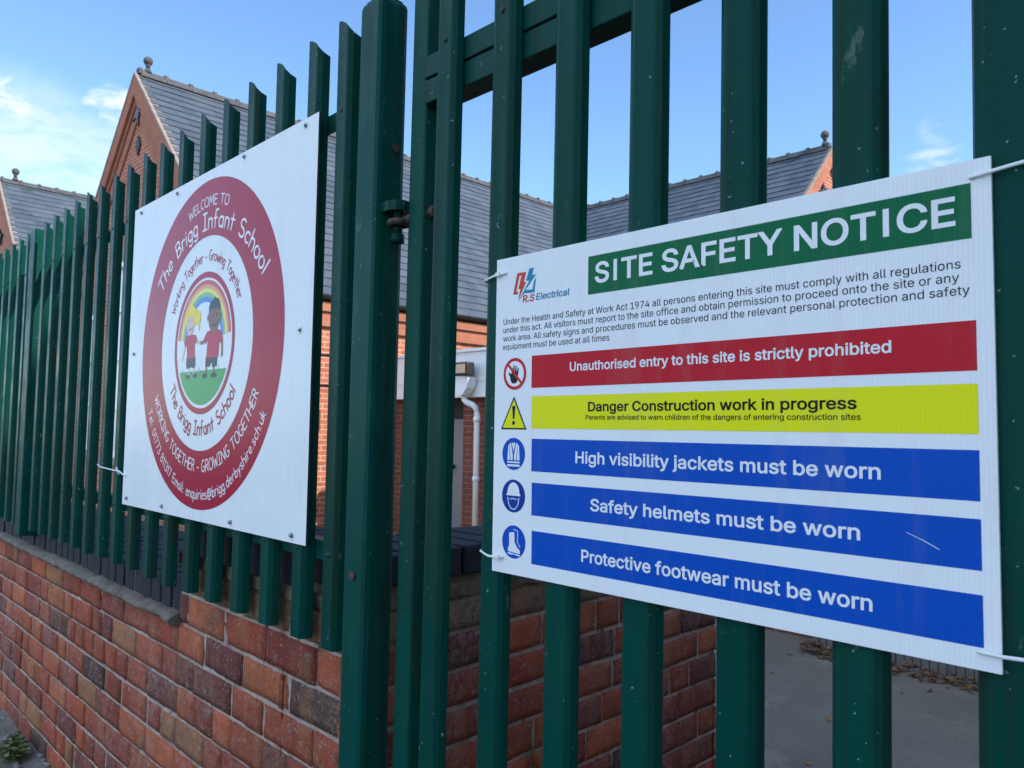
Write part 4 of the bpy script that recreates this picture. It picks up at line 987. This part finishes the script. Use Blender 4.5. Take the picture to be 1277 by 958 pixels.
# porch
YP = 6.9; PX_ = XE; PXR = -6.2
b = MB(); b.box((PX_+.004, YP, Z(.44)), (PXR, YP+.06, Z(1.06)), bevel=.006); b.box((PX_+.004, YP-.03, Z(1.061)), (PXR+.03, YP+.05, Z(1.10))); b.box((PX_+.004, YP-.012, Z(.66)), (PXR+.0, YP-.001, Z(.675)))
b.box((PXR-.06, YP+.062, Z(.44)), (PXR, 11, Z(1.06))); po = b.build('porch_fascia', M['upvc'], school)
b = MB(); b.box((PX_+.004, YP+.061, Z(.99)), (PXR-.061, 12.2, Z(1.03))); b.box((PX_+.004, YP+.061, Z(.46)), (PXR-.061, 12.2, Z(.48))); b.build('porch_roof', M['dark'], school)
b = MB(); b.box((PX_+.004, YP+.22, GZ), (-9.36, YP+.45, Z(.458))); b.build('porch_wall', M['porch_brick'], school)
b = MB(); b.box((-8.09, YP+.16, GZ), (-6.3, YP+.45, Z(.458))); b.build('porch_wall', M['porch_brick'], school)
dr = MB(); dr.box((-9.355, YP+.36, GZ+.02), (-8.10, YP+.42, Z(.44))); dr = dr.build('door', M['dark'], school)
b = MB(); b.box((-8.50, YP+.33, GZ+.02), (-8.10, YP+.359, Z(.10))); b.box((-9.35, YP+.33, Z(.102)), (-8.10, YP+.359, Z(.15))); b.box((-9.35, YP+.33, GZ+.02), (-9.22, YP+.359, Z(.10))); b.box((-9.219, YP+.33, GZ+.02), (-8.501, YP+.359, GZ+.35)); b.build('frame', M['door_grey'], dr)
b = MB(); b.face([(-9.22, YP+.345, GZ+.34), (-8.5, YP+.345, GZ+.34), (-8.5, YP+.345, Z(.10)), (-9.22, YP+.345, Z(.10))]); b.build('pane', M['glass'], dr)
b = MB(); b.tube([(-8.47, YP+.33, Z(-.53)), (-8.47, YP+.27, Z(-.53))], .03, 10); b.ball((-8.47, YP+.26, Z(-.53)), .045, 10); b.build('handle', M['iron'], dr)
b = MB(); b.prism([(-7.96, YP-.02, Z(.70)), (-7.62, YP-.02, Z(.70)), (-7.65, YP-.02, Z(.56)), (-7.74, YP-.02, Z(.46)), (-7.84, YP-.02, Z(.46)), (-7.93, YP-.02, Z(.56))], (0, -.16, 0), (0, .15, 0))
b.tube([(-7.79, YP-.1, Z(.47)), (-7.785, YP-.1, Z(.41)), (-7.75, YP-.09, Z(.37)), (-7.66, YP-.05, Z(.33)), (-7.62, YP-.03, Z(.29)), (-7.61, YP-.02, Z(.22)), (-7.61, YP-.02, GZ)], .040, 12)
for z_ in (.17, -.62): b.tube([(-7.61, YP-.02, Z(z_)), (-7.61, YP-.02, Z(z_-.06))], .050, 12)
b.build('downpipe', M['upvc'], school)
b = MB(); b.box((-7.95, YP-.24, Z(.72)), (-7.58, YP-.10, Z(.90)), bevel=.02); b.box((-7.82, YP-.098, Z(.76)), (-7.74, YP-.004, Z(.84))); fl = b.build('floodlight', M['iron'], school)
b = MB(); b.box((-7.91, YP-.252, Z(.75)), (-7.62, YP-.242, Z(.87))); b.build('lens', M['lens'], fl)

# second, matching block to the left
sb = empty('school_building', (0, 0, 0), 'second brick gabled school block with slate roof at the far left beyond the fence', 'school building')
X2 = -25.5; ZR2 = Z(6.88); ZE2 = ZR2-4.35
b = MB(); gable(b, X2-HALF+.1, X2+HALF-.1, YG, ZE2-.02, ZR2-.12)
for s in (-1, 1): b.face([(X2+s*(HALF-.1), YG, GZ), (X2+s*(HALF-.1), 18, GZ), (X2+s*(HALF-.1), 18, ZE2-.02), (X2+s*(HALF-.1), YG, ZE2-.02)])
gable(b, X2-HALF+.1, X2+HALF-.1, 18, ZE2-.02, ZR2-.12); b.build('wall', M['school_brick'], sb)
b = MB().colour()
for s in (-1, 1): slates(b, (X2+s*HALF, YG-.06, ZE2-.06), (X2+s*HALF, 18.05, ZE2-.06), (X2, YG-.06, ZR2), (X2, 18.05, ZR2), 27, rg, 44)
rf = b.build('roof', M['slate'], sb, recalc=False)
b = MB(); ridge_line(b, (X2, YG-.02, ZR2+.03), (X2, 18, ZR2+.03)); b.build('ridge_tiles', M['ridge'], rf); b = MB(); finial(b, (X2, YG+.3, ZR2+.05), .95); b.build('finial', M['ridge'], rf)
b = MB(); rake(b, X2, HALF, YG, ZR2, ZE2-.05, -.004, .04, .118); b.build('verge', M['verge'], sb)
b = MB(); rake(b, X2, HALF, YG, ZR2, ZE2-.05, .042, .30, .11); rake(b, X2, HALF, YG, ZR2, ZE2-.05, .302, .40, .06); b.build('gable_moulding', M['mould_brick'], sb)
window(sb, X2-.87, X2+.87, Z(-.6), Z(2.9), YG-.02, 1, 4); window(sb, X2+1.6, X2+2.2, Z(-.5), Z(2.1), YG-.02, 0, 3)
b = MB(); gutter(b, (X2+HALF+.05, YG, ZE2-.06), (X2+HALF+.05, 18, ZE2-.06)); b.build('gutter', M['iron'], sb)
b = MB(); star(b, (X2+.3, YG-.01, ZR2-1.7), .24, 'Y'); b.build('tie_plate', M['iron'], sb)

# ------------------------------------------------------------------ yard boundary
yb = MB(); yb.box((-4.3, 4.50, -.1), (-1.93, 4.72, .72)); o = yb.build('yard_wall', M['porch_brick']); tag(o, 'low dark red brick wall at the back of the yard, beside the grey timber fence', 'brick wall')
tf = empty('timber_fence', (-1.9, 4.27, 0), 'grey timber paling fence of thin upright slats at the back of the yard', 'fence')
b = MB(); u = 0; rg = random.Random(4)
while u < 4.2:
    b.box((u, rg.uniform(-.003, .003), .02), (u+.034, .022, 1.0+rg.uniform(-.01, .01))); u += .040
b.build('palings', M['timber'], tf)
for zz_ in (.25, .8):
    b = MB(); b.box((0, .026, zz_), (4.2, .07, zz_+.08)); b.build('rail', M['timber'], tf)
for px in (.0, 2.0, 4.1):
    b = MB(); b.box((px, .072, 0), (px+.09, .16, 1.05), bevel=.005); b.build('post', M['timber'], tf)
bm = bmesh.new(); rg = random.Random(6)
for i in range(1100):
    x = rg.uniform(-1.95, 1.8); y = 4.265-abs(rg.gauss(0, .055)) if i < 980 else rg.uniform(1.5, 4.3); z = .004+rg.uniform(0, .05)*max(0, 1-(4.265-y)/.12)
    s = rg.uniform(.012, .03); m4 = Matrix.Translation((x, y, z)) @ Matrix.Rotation(rg.uniform(0, 6.3), 4, 'Z') @ Matrix.Rotation(rg.uniform(-.8, .8), 4, 'X')
    bm.faces.new([bm.verts.new(m4 @ Vector(p_)) for p_ in ((-s, 0, 0), (0, -s*.6, s*.2), (s, 0, 0), (0, s*.6, s*.25))])
me = bpy.data.meshes.new('leaf_litter'); bm.to_mesh(me); bm.free(); me.materials.append(M['dead']); o = bpy.data.objects.new('leaf_litter', me); COL.objects.link(o)
tag(o, 'brown dead leaves drifted along the foot of the timber fence', 'leaves', kind='stuff')

# ------------------------------------------------------------------ foot of the wall: grit, pebbles, weed
bm = bmesh.new(); rows = []
for i in range(160):
    x = -2.3-i*.03; row = []
    for j in range(9):
        t = j/8; y = YW+.01-t*.26; z = -.08+.04*(1-t)**1.6*(1+.5*noise.noise(Vector((x*4, 0, 0)))) + noise.noise(Vector((x*25, y*25, 1)))*.010 - t*.012
        row.append(bm.verts.new((x, y, z)))
    rows.append(row)
for A_, B2 in zip(rows, rows[1:]):
    for j in range(8): bm.faces.new([A_[j], A_[j+1], B2[j+1], B2[j]]).smooth = True
me = bpy.data.meshes.new('grit'); bm.to_mesh(me); bm.free(); me.materials.append(M['dirt']); o = bpy.data.objects.new('grit', me); COL.objects.link(o)
tag(o, 'strip of loose grit and dirt banked against the foot of the brick wall', 'grit', kind='stuff')
bm = bmesh.new(); rg = random.Random(12)
for i in range(420):
    x = rg.uniform(-5.5, -2.4); t = rg.random(); y = YW-t*.4; z = -.08+.04*(1-min(1, t*1.5))**1.6
    s = rg.uniform(.004, .016); g = bmesh.ops.create_icosphere(bm, subdivisions=1, radius=s, matrix=Matrix.Translation((x, y, z+s*.3)) @ Matrix.Rotation(rg.uniform(0, 6), 4, 'Z') @ Matrix.Diagonal((1.3, 1, .6, 1)))
    for v_ in g['verts']: v_.co += Vector((rg.uniform(-1, 1), rg.uniform(-1, 1), rg.uniform(-1, 1)))*s*.25
me = bpy.data.meshes.new('pebbles'); bm.to_mesh(me); bm.free(); me.materials.append(M['pebble']); o = bpy.data.objects.new('pebbles', me); COL.objects.link(o)
tag(o, 'scattered small pebbles on the grit below the brick wall', 'pebbles', kind='stuff')
def weed(x, y, n, r, h, label, seed):
    rg = random.Random(seed); t = empty('weed', (x, y, -.07), label, 'weed')
    b = MB()
    st = MB()
    for i in range(n):
        a = rg.uniform(0, 6.28); d = r*math.sqrt(rg.random()); hh = h*(1-.6*(d/r)**2)*rg.uniform(.35, 1.05); s = rg.uniform(.006, .013)
        c = Vector((d*math.cos(a), -abs(d*math.sin(a))*.8+.02, hh+.01))
        m4 = Matrix.Translation(c) @ Matrix.Rotation(rg.uniform(0, 6.3), 4, 'Z') @ Matrix.Rotation(rg.uniform(-.9, .9), 4, 'X')
        b.face([m4 @ Vector(p_) for p_ in ((-s*1.3, 0, 0), (-s*.3, -s*.6, s*.2), (s*1.2, 0, s*.1), (-s*.3, s*.6, s*.2))])
        if i % 9 == 0: st.tube([(c.x*.3, c.y*.3, 0), c], .0012, 4)
    b.build('leaves', M['leaf'], t, recalc=False); st.build('stems', M['leaf'], t)
weed(-3.42, .78, 420, .10, .085, 'small leafy green weed clump growing from the grit at the foot of the brick wall', 3)

# ------------------------------------------------------------------ neighbouring house to the right (shades the gate and the yard)
nh = empty('brick_house', (4.2, -2.6, 0), 'tall plain red brick house standing to the right of the gate', 'house')
HX0, HX1, HY0, HY1, HH = 4.2, 11.5, -2.6, 8.6, 7.6
b = MB(); b.face([(HX0, HY0, -.3), (HX0, HY1, -.3), (HX0, HY1, HH), (HX0, HY0, HH)]); b.face([(HX1, HY0, -.3), (HX1, HY1, -.3), (HX1, HY1, HH), (HX1, HY0, HH)])
xm = (HX0+HX1)/2
for y in (HY0, HY1): b.face([(HX0, y, -.3), (HX1, y, -.3), (HX1, y, HH), (xm, y, HH+3), (HX0, y, HH)])
loc(b.build('wall', M['house_brick'], nh), nh)
b = MB().colour()
slates(b, (HX0-.2, HY0-.1, HH-.15), (HX0-.2, HY1+.1, HH-.15), (xm, HY0-.1, HH+3.05), (xm, HY1+.1, HH+3.05), 22, rg, 30); slates(b, (HX1+.2, HY0-.1, HH-.15), (HX1+.2, HY1+.1, HH-.15), (xm, HY0-.1, HH+3.05), (xm, HY1+.1, HH+3.05), 22, rg, 30)
loc(b.build('roof', M['slate'], nh, recalc=False), nh)
for x in (5.4, 8.8):
    for z in (1.0, 4.3): loc(window(nh, x, x+1.3, z, z+1.5, HY0-.02, 1, 2), nh)
